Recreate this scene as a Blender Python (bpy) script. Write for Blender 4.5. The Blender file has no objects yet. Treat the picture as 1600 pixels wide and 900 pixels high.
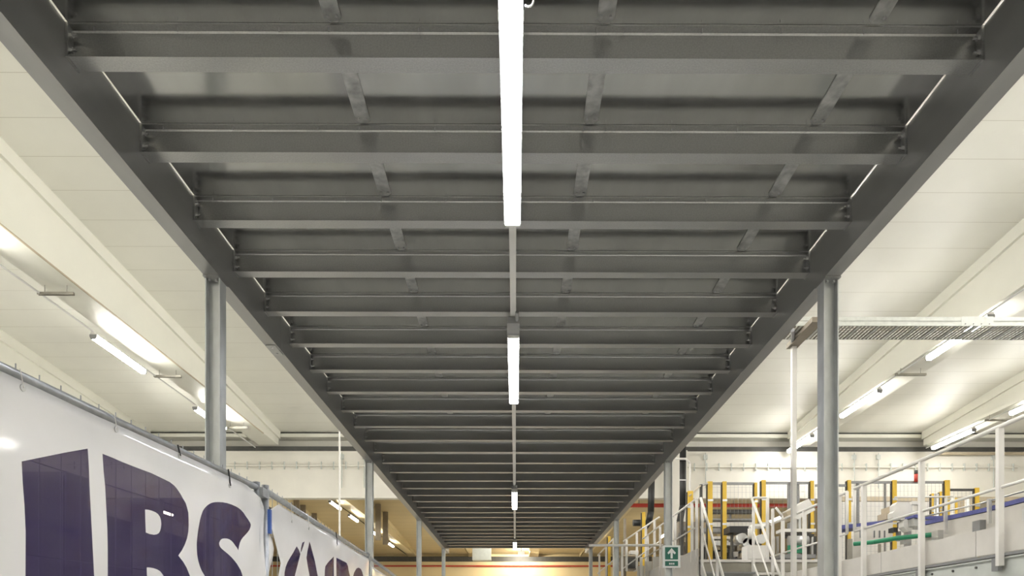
import bpy, math, random
from mathutils import Vector, Matrix
from mathutils.geometry import delaunay_2d_cdt
random.seed(7)
SC = bpy.context.scene
COL = SC.collection
CZ = 1.17            # eye height above the floor; all heights below are measured from the eye
F = 1070.0           # focal length in pixels of the 1600 px frame
YAW = 0.0042
PX, PY = 810.0, 990.0

# ------------------------------------------------------------------ camera, world, exposure
cam = bpy.data.cameras.new('camera'); camo = bpy.data.objects.new('camera', cam); COL.objects.link(camo)
cam.sensor_width = 36; cam.sensor_fit = 'HORIZONTAL'; cam.lens = 36*F/1600
cam.shift_x = -(PX-800)/1600; cam.shift_y = (PY-450)/1600
cam.clip_start = .02; cam.clip_end = 200
camo.location = (0, 0, CZ); camo.rotation_euler = (math.pi/2, 0, -YAW)
SC.camera = camo
w = bpy.data.worlds.new('world'); SC.world = w; w.use_nodes = True
w.node_tree.nodes['Background'].inputs[0].default_value = (.9, .95, 1, 1)
w.node_tree.nodes['Background'].inputs[1].default_value = .6
SC.view_settings.view_transform = 'Standard'; SC.view_settings.look = 'None'
SC.view_settings.gamma = 1; SC.view_settings.use_curve_mapping = False
SC.view_settings.exposure = 1.22
LAMP_HALL = 31.0
LAMP_MIDDLE_FILL = 62.0  # extra strength for the unseen middle row, lifts the ceiling on both sides
LAMP_MEZZ = 34.0
LAMP_FAR = 26.0
LAMP_COL = (1.0, .98, .945)
LAMP_COOL = (.93, .95, 1.0)

# ------------------------------------------------------------------ materials
def newmat(name):
    m = bpy.data.materials.new(name); m.use_nodes = True
    nt = m.node_tree; return m, nt, nt.nodes['Principled BSDF']
def setp(b, **k):
    for a, v in k.items():
        n = a.replace('_', ' ')
        if n in b.inputs: b.inputs[n].default_value = v
def mat(name, col, rough=.5, metal=0.0, var=.08, scale=6.0, bump=0.0, bscale=60.0, rvar=0.0, stretch=(1,1,1)):
    m, nt, b = newmat(name)
    tc = nt.nodes.new('ShaderNodeTexCoord'); mp = nt.nodes.new('ShaderNodeMapping')
    mp.inputs['Scale'].default_value = stretch
    nt.links.new(tc.outputs['Object'], mp.inputs['Vector'])
    nz = nt.nodes.new('ShaderNodeTexNoise'); nz.inputs['Scale'].default_value = scale; nz.inputs['Detail'].default_value = 5
    nt.links.new(mp.outputs[0], nz.inputs['Vector'])
    cr = nt.nodes.new('ShaderNodeValToRGB')
    cr.color_ramp.elements[0].position = .3; cr.color_ramp.elements[1].position = .7
    cr.color_ramp.elements[0].color = tuple(c*(1-var) for c in col)+(1,)
    cr.color_ramp.elements[1].color = tuple(min(1, c*(1+var)) for c in col)+(1,)
    nt.links.new(nz.outputs[0], cr.inputs[0]); nt.links.new(cr.outputs[0], b.inputs['Base Color'])
    setp(b, Roughness=rough, Metallic=metal)
    if rvar:
        mr = nt.nodes.new('ShaderNodeMapRange'); mr.inputs[1].default_value = .3; mr.inputs[2].default_value = .7
        mr.inputs[3].default_value = rough-rvar; mr.inputs[4].default_value = rough+rvar
        nt.links.new(nz.outputs[0], mr.inputs[0]); nt.links.new(mr.outputs[0], b.inputs['Roughness'])
    if bump:
        n2 = nt.nodes.new('ShaderNodeTexNoise'); n2.inputs['Scale'].default_value = bscale; n2.inputs['Detail'].default_value = 3
        nt.links.new(mp.outputs[0], n2.inputs['Vector'])
        bp = nt.nodes.new('ShaderNodeBump'); bp.inputs['Strength'].default_value = bump; bp.inputs['Distance'].default_value = .01
        nt.links.new(n2.outputs[0], bp.inputs['Height']); nt.links.new(bp.outputs[0], b.inputs['Normal'])
    return m
def emit(name, col, s):
    m, nt, b = newmat(name)
    setp(b, Roughness=.4); b.inputs['Base Color'].default_value = (.8, .8, .8, 1)
    b.inputs['Emission Color'].default_value = tuple(col)+(1,); b.inputs['Emission Strength'].default_value = s
    return m
M = {}
M['steel'] = mat('galvanized_steel', (.40, .40, .395), .28, .95, .10, 130)
M['steel_column'] = mat('galvanized_column_steel', (.56, .575, .57), .38, .6, .10, 14, .05, 60, .08, (1, 1, .5))
M['steel_girder'] = mat('galvanized_girder_steel', (.38, .378, .37), .36, .9, .06, 3, 0, 70, .03, (3, .3, 3))
M['strip'] = mat('scratched_zinc_strip', (.42, .42, .41), .5, .7, .28, 22, .2, 70, .1)
M['bolt'] = mat('zinc_bolt', (.5, .5, .5), .35, .9, .05)
M['white_metal'] = mat('white_painted_metal', (.72, .70, .66), .4, 0, .04)
M['trunk'] = mat('grey_white_trunking', (.62, .61, .58), .4, 0, .04)
M['rail'] = mat('white_railing_paint', (.74, .715, .67), .35, 0, .03)
M['beige'] = mat('beige_cover_panel', (.59, .56, .51), .5, 0, .04)
M['grey_green'] = mat('pale_grey_green_steel', (.52, .54, .50), .45, 0, .06)
M['grey'] = mat('mid_grey_metal', (.28, .28, .28), .45, .4, .1)
M['dark'] = mat('dark_grey_metal', (.07, .068, .062), .5, .2, .15)
M['black'] = mat('black_rubber', (.02, .02, .02), .5, 0, .2)
M['yellow'] = mat('yellow_painted_post', (.72, .47, .05), .4, 0, .05)
M['red'] = mat('red_pipe_paint', (.48, .05, .03), .45, 0, .08)
M['blue'] = mat('blue_belt', (.09, .10, .30), .5, 0, .15, 20)
M['green'] = mat('green_guide', (.02, .22, .11), .5, 0, .1)
M['silver'] = mat('brushed_silver', (.62, .62, .61), .3, .8, .05)
M['tan'] = mat('tan_panel', (.50, .42, .30), .6, 0, .08)
M['brown'] = mat('brown_strut', (.28, .24, .19), .5, .3, .1)
M['strut'] = mat('galvanized_strut', (.36, .34, .29), .5, .5, .1)
M['fence'] = mat('galvanized_fence_tube', (.38, .39, .40), .42, .7, .15, 20)
M['blue_strap'] = mat('blue_strap', (.05, .12, .40), .5)
M['tray'] = mat('cable_tray_zinc', (.66, .67, .63), .4, .35, .08, 20)
M['concrete_white'] = mat('white_painted_concrete', (.74, .71, .63), .6, 0, .04, 2, .05, 20)
M['beam'] = mat('cream_painted_roof_beam', (.78, .765, .67), .5, 0, .03, 1.5, .03, 20)
M['far_beam'] = mat('warm_painted_roof_beam', (.72, .62, .40), .5, 0, .04, 1.5)
M['far_wall'] = mat('warm_yellow_wall', (.76, .62, .36), .65, 0, .05, .6)
M['far_ceiling'] = mat('warm_roof_panel', (.70, .58, .34), .55, 0, .05, 1)
M['side_wall'] = mat('cream_wall', (.78, .77, .72), .65, 0, .04, .6)
M['floor'] = mat('pale_grey_floor', (.74, .74, .72), .45, 0, .10, .8)
M['lamp_hall'] = emit('glowing_hall_tube', LAMP_COL, LAMP_HALL)
M['lamp_middle_fill'] = emit('glowing_middle_fill_tube', LAMP_COL, LAMP_MIDDLE_FILL)
M['lamp_far'] = emit('glowing_far_tube', (1, .93, .78), LAMP_FAR)
M['lamp_mezz'] = emit('glowing_white_diffuser', LAMP_COOL, LAMP_MEZZ)
M['daylight'] = emit('rooflight_glow', (1, .98, .92), 2.2)
M['sign_green'] = mat('sign_green', (.015, .13, .09), .45)
M['sign_white'] = mat('sign_white', (.75, .77, .75), .45)

def deck_mat():
    m, nt, b = newmat('zinc_tread_plate_underside')
    tc = nt.nodes.new('ShaderNodeTexCoord')
    nz = nt.nodes.new('ShaderNodeTexNoise'); nz.inputs['Scale'].default_value = 3; nz.inputs['Detail'].default_value = 3
    mp = nt.nodes.new('ShaderNodeMapping'); mp.inputs['Scale'].default_value = (3, .6, 1)
    nt.links.new(tc.outputs['Object'], mp.inputs[0]); nt.links.new(mp.outputs[0], nz.inputs['Vector'])
    cr = nt.nodes.new('ShaderNodeValToRGB'); cr.color_ramp.elements[0].position = .3; cr.color_ramp.elements[1].position = .75
    cr.color_ramp.elements[0].color = (.40, .40, .39, 1); cr.color_ramp.elements[1].color = (.46, .46, .45, 1)
    nt.links.new(nz.outputs[0], cr.inputs[0]); nt.links.new(cr.outputs[0], b.inputs['Base Color'])
    setp(b, Metallic=.92, Roughness=.2)
    mr = nt.nodes.new('ShaderNodeMapRange'); mr.inputs[1].default_value = .3; mr.inputs[2].default_value = .7
    mr.inputs[3].default_value = .12; mr.inputs[4].default_value = .17
    nt.links.new(nz.outputs[0], mr.inputs[0]); nt.links.new(mr.outputs[0], b.inputs['Roughness'])
    # raised lozenges of the tread plate
    m1 = nt.nodes.new('ShaderNodeMapping'); m1.inputs['Rotation'].default_value = (0, 0, math.radians(45)); m1.inputs['Scale'].default_value = (38, 38, 38)
    nt.links.new(tc.outputs['Object'], m1.inputs[0])
    ck = nt.nodes.new('ShaderNodeTexChecker'); ck.inputs['Scale'].default_value = 1
    ck.inputs['Color1'].default_value = (1, 1, 1, 1); ck.inputs['Color2'].default_value = (0, 0, 0, 1)
    nt.links.new(m1.outputs[0], ck.inputs['Vector'])
    bp = nt.nodes.new('ShaderNodeBump'); bp.inputs['Strength'].default_value = .09; bp.inputs['Distance'].default_value = .002
    nt.links.new(ck.outputs['Fac'], bp.inputs['Height']); nt.links.new(bp.outputs[0], b.inputs['Normal'])
    return m
M['deck'] = deck_mat()

def seam_mat(name, col, seam, pitch, off, width=.012, rough=.38):
    """painted roof planks: a thin joint across the hall every `pitch` metres"""
    m, nt, b = newmat(name)
    tc = nt.nodes.new('ShaderNodeTexCoord'); sp = nt.nodes.new('ShaderNodeSeparateXYZ'); nt.links.new(tc.outputs['Object'], sp.inputs[0])
    def mth(op, a, v=None):
        n = nt.nodes.new('ShaderNodeMath'); n.operation = op
        nt.links.new(a, n.inputs[0])
        if v is not None: n.inputs[1].default_value = v
        return n.outputs[0]
    y = mth('ADD', sp.outputs['Y'], 100*pitch-off); y = mth('DIVIDE', y, pitch); y = mth('FRACT', y)
    s = mth('LESS_THAN', y, width/pitch)
    nz = nt.nodes.new('ShaderNodeTexNoise'); nz.inputs['Scale'].default_value = .7; nz.inputs['Detail'].default_value = 6
    nt.links.new(tc.outputs['Object'], nz.inputs['Vector'])
    cr = nt.nodes.new('ShaderNodeValToRGB'); cr.color_ramp.elements[0].position = .3; cr.color_ramp.elements[1].position = .7
    cr.color_ramp.elements[0].color = tuple(c*.95 for c in col)+(1,); cr.color_ramp.elements[1].color = tuple(c*1.04 for c in col)+(1,)
    nt.links.new(nz.outputs[0], cr.inputs[0])
    mx = nt.nodes.new('ShaderNodeMix'); mx.data_type = 'RGBA'
    nt.links.new(s, mx.inputs[0]); nt.links.new(cr.outputs[0], mx.inputs[6]); mx.inputs[7].default_value = tuple(seam)+(1,)
    nt.links.new(mx.outputs[2], b.inputs['Base Color'])
    setp(b, Roughness=rough)
    return m
M['ceiling'] = seam_mat('cream_roof_planks', (.80, .785, .70), (.60, .57, .48), .6, 7.47, .009, .46)
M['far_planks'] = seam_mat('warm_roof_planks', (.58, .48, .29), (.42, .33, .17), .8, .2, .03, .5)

def banner_mat(name, col, thru=0.0):
    m, nt, b = newmat(name)
    tc = nt.nodes.new('ShaderNodeTexCoord')
    nz = nt.nodes.new('ShaderNodeTexNoise'); nz.inputs['Scale'].default_value = 4
    nt.links.new(tc.outputs['Object'], nz.inputs['Vector'])
    cr = nt.nodes.new('ShaderNodeValToRGB')
    cr.color_ramp.elements[0].color = tuple(c*.93 for c in col)+(1,); cr.color_ramp.elements[1].color = tuple(min(1, c*1.05) for c in col)+(1,)
    nt.links.new(nz.outputs[0], cr.inputs[0]); nt.links.new(cr.outputs[0], b.inputs['Base Color'])
    setp(b, Roughness=.07); b.inputs['IOR'].default_value = 1.5
    tr = nt.nodes.new('ShaderNodeBsdfTranslucent'); nt.links.new(cr.outputs[0], tr.inputs[0])
    ms = nt.nodes.new('ShaderNodeMixShader'); ms.inputs[0].default_value = .35
    out = nt.nodes['Material Output']
    nt.links.new(b.outputs[0], ms.inputs[1]); nt.links.new(tr.outputs[0], ms.inputs[2]); nt.links.new(ms.outputs[0], out.inputs[0])
    if thru:
        tp = nt.nodes.new('ShaderNodeBsdfTransparent'); tp.inputs[0].default_value = (1, .96, .95, 1)
        m2 = nt.nodes.new('ShaderNodeMixShader'); m2.inputs[0].default_value = thru
        nt.links.new(ms.outputs[0], m2.inputs[1]); nt.links.new(tp.outputs[0], m2.inputs[2]); nt.links.new(m2.outputs[0], out.inputs[0])
    return m
M['banner_white'] = banner_mat('white_vinyl', (.90, .89, .885), .03)
M['banner_purple'] = banner_mat('purple_print', (.060, .046, .135), .30)

# ------------------------------------------------------------------ mesh helpers
def at(px, py, D):
    """point at distance D down the hall seen at pixel (px, py)"""
    a = (px-PX)/F; s, c = math.sin(YAW), math.cos(YAW)
    dx, dy = s+a*c, c-a*s
    t = D/dy
    return (dx*t, D, (PY-py)/F*t)
class MB:
    def __init__(s): s.v = []; s.f = []; s.mi = []
    def quad(s, idx, m=0): s.f.append(tuple(idx)); s.mi.append(m)
    def box(s, x0, x1, y0, y1, z0, z1, m=0):
        n = len(s.v)
        s.v += [(x, y, z) for x in (x0, x1) for y in (y0, y1) for z in (z0, z1)]
        for q in ((0,1,3,2),(4,6,7,5),(0,4,5,1),(2,3,7,6),(0,2,6,4),(1,5,7,3)): s.quad([n+i for i in q], m)
        return s
    def hexa(s, pts, m=0):
        """8 points: bottom loop of 4, top loop of 4"""
        n = len(s.v); s.v += [tuple(p) for p in pts]
        for q in ((3,2,1,0),(4,5,6,7),(0,1,5,4),(1,2,6,5),(2,3,7,6),(3,0,4,7)): s.quad([n+i for i in q], m)
        return s
    def prism(s, poly, axis, a0, a1, m=0):
        """poly in the two other axes (in xyz order), swept from a0 to a1 along axis"""
        n = len(s.v); k = len(poly)
        for a in (a0, a1):
            for p, q in poly:
                s.v.append({'x': (a, p, q), 'y': (p, a, q), 'z': (p, q, a)}[axis])
        s.quad([n+i for i in range(k)][::-1], m); s.quad([n+k+i for i in range(k)], m)
        for i in range(k):
            j = (i+1) % k; s.quad((n+i, n+j, n+k+j, n+k+i), m)
        return s
    def tube(s, p, q, r, k=10, m=0, r2=None):
        p = Vector(p); q = Vector(q); d = (q-p).normalized()
        u = d.cross(Vector((0, 0, 1)));
        if u.length < .01: u = Vector((1, 0, 0))
        u.normalize(); v = d.cross(u); n = len(s.v); r2 = r if r2 is None else r2
        for c, rr in ((p, r), (q, r2)):
            for i in range(k):
                a = 2*math.pi*i/k; s.v.append(tuple(c+u*math.cos(a)*rr+v*math.sin(a)*rr))
        s.quad([n+i for i in range(k)][::-1], m); s.quad([n+k+i for i in range(k)], m)
        for i in range(k):
            j = (i+1) % k; s.quad((n+i, n+j, n+k+j, n+k+i), m)
        return s
    def path(s, pts, r, k=8, m=0):
        for a, b in zip(pts, pts[1:]): s.tube(a, b, r, k, m)
        return s
    def build(s, name, m, parent=None, origin=None, smooth=False):
        me = bpy.data.meshes.new(name)
        if parent is not None: o0 = Vector(parent['_o']) if '_o' in parent else Vector((0, 0, 0))
        else:
            if origin is None:
                xs, ys, zs = zip(*s.v); origin = ((min(xs)+max(xs))/2, (min(ys)+max(ys))/2, min(zs))
            o0 = Vector(origin)
        me.from_pydata([tuple(Vector(p)-o0) for p in s.v], [], s.f)
        ms = m if isinstance(m, (list, tuple)) else [m]
        for a in ms: me.materials.append(a)
        for p, i in zip(me.polygons, s.mi): p.material_index = i
        if smooth:
            for p in me.polygons: p.use_smooth = len(p.vertices) == 4
        import bmesh
        bm = bmesh.new(); bm.from_mesh(me); bmesh.ops.recalc_face_normals(bm, faces=bm.faces); bm.to_mesh(me); bm.free()
        me.validate(); me.update()
        o = bpy.data.objects.new(name, me); COL.objects.link(o)
        if parent is not None:
            o.parent = parent; o['_o'] = tuple(o0)
        else:
            o.location = (o0.x, o0.y, o0.z+CZ); o['_o'] = tuple(o0)
        return o
def tag(o, label=None, cat=None, group=None, kind=None):
    if label: o['label'] = label
    if cat: o['category'] = cat
    if group: o['group'] = group
    if kind: o['kind'] = kind
    return o
def thing(name, label, cat, loc, group=None):
    o = bpy.data.objects.new(name, None); COL.objects.link(o); o.empty_display_size = .1
    o.location = (loc[0], loc[1], loc[2]+CZ); o['_o'] = tuple(loc)
    return tag(o, label, cat, group)
def struct(name, mb, m): return tag(mb.build(name, m), kind='structure')
def kids(o): return [c for c in COL.objects if c.parent == o]
def copy_tree(o, parent=None, skip=()):
    c = o.copy(); COL.objects.link(c); c.parent = parent
    for ch in KIDS.get(o.name, None) or kids(o):
        if ch.name.split('.')[0] in skip: continue
        copy_tree(ch, c, skip)
    return c
KIDS = {}
def place(o, src, dx=0, dy=0, dz=0):
    o.location = Vector(src.location)+Vector((dx, dy, dz)); return o
ORD = ['', 'first', 'second', 'third', 'fourth', 'fifth', 'sixth', 'seventh', 'eighth', 'ninth', 'tenth', 'eleventh', 'twelfth',
       'thirteenth', 'fourteenth', 'fifteenth', 'sixteenth', 'seventeenth', 'eighteenth', 'nineteenth', 'twentieth', 'twenty-first',
       'twenty-second', 'twenty-third', 'twenty-fourth', 'twenty-fifth', 'twenty-sixth', 'twenty-seventh', 'twenty-eighth', 'twenty-ninth', 'thirtieth']

# ------------------------------------------------------------------ the hall
FL = -CZ
D_BACK, D_HEAD, D_FAR = -7.0, 18.4, 44.0
XL, XR = -17.0, 18.0
def roof1(D): return 6.6-.066*D
def roof2(D): return 7.5-.054*D
mb = MB(); mb.box(XL, XR, D_BACK, D_FAR+.3, FL-.2, FL); struct('floor', mb, M['floor'])
def slab(x0, x1, d0, d1, fn, th=.2):
    m = MB(); m.hexa([(x0, d0, fn(d0)), (x1, d0, fn(d0)), (x1, d1, fn(d1)), (x0, d1, fn(d1)),
                      (x0, d0, fn(d0)+th), (x1, d0, fn(d0)+th), (x1, d1, fn(d1)+th), (x0, d1, fn(d1)+th)]); return m
o = slab(XL, XR, D_BACK, 18.95, roof1).build('ceiling', M['ceiling'], origin=(0, 0, 0)); tag(o, kind='structure')
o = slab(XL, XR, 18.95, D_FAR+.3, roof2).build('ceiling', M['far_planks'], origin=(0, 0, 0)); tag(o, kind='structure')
mb = MB(); mb.box(XL-.3, XL, D_BACK, D_FAR+.3, FL, 7.2); struct('wall_left', mb, M['side_wall'])
mb = MB(); mb.box(XR, XR+.3, D_BACK, D_FAR+.3, FL, 7.2); struct('wall_right', mb, M['side_wall'])
mb = MB(); mb.box(XL, XR, D_BACK-.3, D_BACK, FL, 7.2); struct('wall_back', mb, M['side_wall'])
mb = MB(); mb.box(XL, XR, D_FAR, D_FAR+.3, FL, 4.62); mb.box(XL, XR, D_FAR+.15, D_FAR+.3, 4.62, 5.4)
struct('wall_front', mb, M['far_wall'])
mb = MB(); mb.box(XL, XR, D_FAR-.04, D_FAR+.14, 4.62, 4.95); struct('trim_4', mb, M['dark'])
# the wall panel that closes the front hall down to 3.63 above the eye
mb = MB(); mb.box(XL, XR, D_HEAD, D_HEAD+.25, 3.64, 4.9); struct('wall_header', mb, M['concrete_white'])
mb = MB(); mb.box(XL, XR, D_HEAD+.3, D_HEAD+.52, 4.7, 6.1); struct('wall_upper', mb, M['concrete_white'])
mb = MB(); mb.box(XL, XR, D_HEAD-.02, D_HEAD+.28, 4.9, 5.02); struct('wall_gap_shade', mb, M['dark'])  # dark strip painted in for the shade of the gap above the panel
mb = MB(); mb.box(XL, XR, D_HEAD-.1, D_HEAD+.3, 5.25, roof1(D_HEAD)-.045); struct('trim_2', mb, M['beam'])
mb = MB(); mb.box(XL, XR, D_HEAD-.06, D_HEAD+.3, roof1(D_HEAD)-.043, roof1(D_HEAD)-.005); struct('roof_gap_shade', mb, M['dark'])  # thin dark box drawn as the shaded gap where the ceiling ends

# roof beams: level underside, top following the sloping roof
def roof_beam(x0, x1, d0, d1, fn, bot, label, m, side):
    t = thing('roof_beam', label, 'roof beam', ((x0+x1)/2, d0, bot), 'roof beams of the hall' if fn is roof1 else 'roof beams of the further hall')
    mb = MB(); mb.hexa([(x0, d0, bot), (x1, d0, bot), (x1, d1, bot), (x0, d1, bot),
                        (x0, d0, fn(d0)-.2), (x1, d0, fn(d0)-.2), (x1, d1, fn(d1)-.2), (x0, d1, fn(d1)-.2)])
    mb.build('beam_web', m, t)
    mb = MB(); e = .05
    mb.hexa([(x0-e, d0, fn(d0)-.2), (x1+e, d0, fn(d0)-.2), (x1+e, d1, fn(d1)-.2), (x0-e, d1, fn(d1)-.2),
             (x0-e, d0, fn(d0)), (x1+e, d0, fn(d0)), (x1+e, d1, fn(d1)), (x0-e, d1, fn(d1))])
    mb.build('top_flange', m, t)
    return t
BOT = 4.97
LB_ = roof_beam(-6.85, -6.32, D_BACK, D_HEAD-.11, roof1, BOT+.06, 'cream roof beam left of the mezzanine with a lamp row under it', M['beam'], 1)
roof_beam(-10.30, -9.77, D_BACK, D_HEAD-.11, roof1, BOT+.06, 'cream roof beam at far left, just above the fence top', M['beam'], 1)
roof_beam(7.33, 7.86, D_BACK, D_HEAD-.11, roof1, BOT+.06, 'cream roof beam right of the mezzanine, nearer of two above the railing', M['beam'], -1)
roof_beam(10.92, 11.45, D_BACK, D_HEAD-.11, roof1, BOT+.06, 'cream roof beam furthest right, above the yellow guard posts', M['beam'], -1)
for x, lab in ((-10.3, 'warm cream roof beam of the further hall, furthest left above the banner'),
               (-6.85, 'warm cream roof beam of the further hall beside the second left column'),
               (-2.95, 'white lit roof beam of the further hall, left of the bright rooflight'),
               (.9, 'short bright roof beam of the further hall, just right of the rooflight'),
               (4.15, 'pale roof beam of the further hall near the last right column')):
    roof_beam(x, x+.5, D_HEAD+.53, D_FAR-.05, roof2, 5.0, lab, M['far_beam'], 1)
# steel angle line along the bottom edge of the left beam
mb = MB(); mb.box(-6.335, -6.31, D_BACK, 17.2, BOT+.045, BOT+.062)
mb.build('edge_strip', M['tan'], LB_)
# vertical droppers in the further hall
for px, D, lab in ((463, 30, 'leftmost dark dropper post above the banner in the further hall'), (473, 31, 'second dark dropper post above the banner in the further hall'),
               (491, 32.6, 'third dark dropper post above the banner in the further hall'), (590.5, 30.8, 'dark dropper post right of the second left column'),
               (602, 32.3, 'dark dropper post furthest right in the further hall, left side')):
    x = at(px, 800, D)[0]
    mb = MB(); mb.box(x-.12, x+.12, D, D+.1, 3.9 if px < 500 else 4.2, roof2(D+.1)-.01); tag(mb.build('dropper_post', M['brown']), lab, 'post', 'dropper posts in the further hall')

# window (rooflight) in the further roof, and shafts
d0, d1 = 35.0, 41.0
mb = MB(); mb.hexa([(-1.9, d0, roof2(d0)-.03), (.6, d0, roof2(d0)-.03), (.6, d1, roof2(d1)-.03), (-1.9, d1, roof2(d1)-.03),
                    (-1.9, d0, roof2(d0)-.005), (.6, d0, roof2(d0)-.005), (.6, d1, roof2(d1)-.005), (-1.9, d1, roof2(d1)-.005)])
struct('window_1', mb, M['daylight'])
p = at(738, 853, 38); q = at(767, 875, 38)
mb = MB(); mb.box(p[0], q[0], 38, 38.6, q[2], roof2(38))
tag(mb.build('roof_duct', M['grey_green']), 'pale square duct hanging beside the rooflight at the far end', 'duct')

# pipes
def pipe(name, x0, x1, D, z, r, m, label, cat, clips=None, cm=None):
    t = thing(name, label, cat, (x0, D, z))
    MB().tube((x0, D, z), (x1, D, z), r).build('pipe', m, t)
    if clips:
        x = x0+.2; n = 0
        while x < x1 and n < 95:
            MB().box(x-.012, x+.012, D-.03, D+.02, z-.10, z+.10).build('clip', cm or m, t); x += clips; n += 1
    return t
pipe('sprinkler_pipe', XL+.02, XR-.02, D_FAR-.12, 4.33, .05, M['red'], 'long red sprinkler pipe across the far yellow wall', 'pipe')
pipe('sprinkler_pipe', 2.8, 12.5, D_HEAD+.45, 3.53, .055, M['red'], 'red sprinkler pipe under the white wall panel behind the guard posts', 'pipe')
for x in (3.4, 6.0, 8.6, 11.2):
    tag(MB().tube((x, D_HEAD+.45, 3.58), (x, D_HEAD+.45, 4.7), .012, 6).build('pipe_hanger', M['grey']), 'thin hanger rod of the red pipe, %s from the left' % ORD[int((x-3.4)/2.6+1.5)], 'hanger')
pipe('conduit', -12, -3.2, D_HEAD-.04, 4.50, .025, M['concrete_white'], 'cream conduit with clips across the white wall panel, left of the mezzanine', 'conduit', .33, M['grey_green'])
pipe('conduit', 4.6, 13.5, D_HEAD-.04, 4.47, .025, M['concrete_white'], 'cream conduit with clips across the white wall panel, right of the mezzanine', 'conduit', .33, M['grey_green'])
pipe('wall_pipe', 11.2, 16.5, D_HEAD-.12, 4.82, .04, M['tan'], 'ochre pipe along the top of the wall panel at far right', 'pipe')
for x, lab in ((-4.65, 'left thin drop conduit on the left wall panel'), (-4.05, 'right thin drop conduit on the left wall panel'),
               (9.1, 'left thin drop conduit on the right wall panel'), (9.75, 'right thin drop conduit on the right wall panel'), (5.1, 'thin drop conduit above the yellow guard posts'), (12.85, 'dark drop conduit on the wall panel behind the nearest railing post')):
    mb = MB(); mb.tube((x, D_HEAD-.05, 3.9), (x, D_HEAD-.05, 4.85), .014); mb.box(x-.05, x+.05, D_HEAD-.06, D_HEAD-.0, 4.68, 4.8)
    tag(mb.build('drop_conduit', M['grey_green']), lab, 'conduit')
mb = MB(); mb.box(4.05, 4.55, D_HEAD-.3, D_HEAD-.02, FL, 4.85); tag(mb.build('concrete_column', M['concrete_white']), 'white painted concrete column behind the direction sign', 'column')

# ------------------------------------------------------------------ hall lamps
def hall_lamp(x, d0, d1, z, label, m, group, top=None):
    t = thing('tube_lamp', label, 'lamp', (x, d0, z), group)
    mb = MB(); mb.prism([(x-.05, z+.035), (x-.03, z+.07), (x+.03, z+.07), (x+.05, z+.035)], 'y', d0, d1); mb.build('lamp_body', M['white_metal'], t)
    mb = MB(); mb.prism([(x-.048, z+.034), (x+.048, z+.034), (x+.052, z), (x+.035, z-.035), (x-.035, z-.035), (x-.052, z)], 'y', d0+.02, d1-.02); mb.build('diffuser', m, t)
    for d in (d0, d1-.02):
        mb = MB(); mb.prism([(x-.055, z+.034), (x+.055, z+.034), (x+.056, z), (x+.038, z-.04), (x-.038, z-.04), (x-.056, z)], 'y', d, d+.02); mb.build('end_cap', M['grey'] , t)
    for d in (d0+.2, d1-.2):
        MB().tube((x, d, z+.07), (x, d, BOT+.06 if top is None else top(d)), .006, 6).build('hanger', M['grey'], t)
    return t
HZ = 4.83
rows = [
 (.25, [(-5.5,), (-2.5,), (.5,), (3.5,), (6.5,), (9.5,), (12.5,), (15.5,)], 'middle'),  # unseen row above the mezzanine, added to brighten the ceiling
 (-6.87, [(-4.8,), (-1.6,), (1.6,), (4.5,), (7.4,), (11.16, 12.68, 'lower left tube lamp, fully in view left of the mezzanine'), (14.7, 16.2, 'tube lamp half hidden behind the first left column')], 'left'),
 (-10.32, [(-3.2,), (1.6,), (6.4,), (10.5,), (14.5,)], 'far left'),
 (7.25, [(-4.8,), (-1.6,), (1.6,), (4.4,), (7.2,), (10.4, 12.0, 'tube lamp just under the cable tray on the right'), (13.6, 15.2, 'tube lamp on the right between the cable tray and the wall, next to a strut'), (16.7, 18.15, 'tube lamp right of the mezzanine against the white wall')], 'right'),
 (10.88, [(-3.2,), (1.6,), (6.4,), (10.0,), (13.3, 15.0, 'tube lamp cut by the right frame edge'), (16.2, 17.8, 'tube lamp furthest right above the handrail')], 'far right')]
for x, ls, nm in rows:
    for k, l in enumerate(ls):
        if len(l) == 1: hall_lamp(x, l[0], l[0]+1.5, HZ, 'unseen tube lamp of the %s ceiling row, %s from its near end' % (nm, ORD[k+1]), M['lamp_middle_fill' if nm == 'middle' else 'lamp_hall'], 'tube lamps under the hall roof', lambda q: HZ+.08)
        else: hall_lamp(x, l[0], l[1], HZ, l[2], M['lamp_hall'], 'tube lamps under the hall roof', lambda q: HZ+.08)
    t = MB().tube((x, D_BACK+.5, HZ+.085), (x, 18.1, HZ+.085), .014, 8).build('lamp_row_conduit', M['trunk'])
    tag(t, 'long pale conduit above the %s lamp row' % nm, 'conduit')
strut = None
for x0, x1, D, lab in ((-6.9, -6.38, 9.92, 'nearest steel strut across the left roof beam'), (-6.9, -6.38, 13.1, 'second steel strut across the left roof beam'), (-6.9, -6.38, 16.35, 'furthest steel strut across the left roof beam'),
                       (7.2, 7.78, 12.95, 'steel strut under the right roof beam between two lamps'), (10.8, 11.5, 15.7, 'steel strut under the furthest right roof beam')):
    t = thing('strut_bar', lab, 'strut', (x0, D, 4.9), 'steel struts under the roof beams')
    mb = MB(); mb.prism([(D-.02, 4.93), (D+.02, 4.93), (D+.02, 4.89), (D+.014, 4.89), (D+.014, 4.924), (D-.014, 4.924), (D-.014, 4.89), (D-.02, 4.89)], 'x', x0, x1); mb.build('channel', M['strut'], t)
    for x in (x0+.1, x1-.1): MB().tube((x, D, 4.93), (x, D, 5.03), .006, 6).build('threaded_rod', M['strut'], t)
mb = MB()
tag(MB().tube((-3.85, 15.0, FL), (-3.85, 15.0, roof1(15)), .022).build('thin_pole', M['rail']), 'thin white vertical pole behind the banner fence, left of the mezzanine', 'pole')
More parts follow.
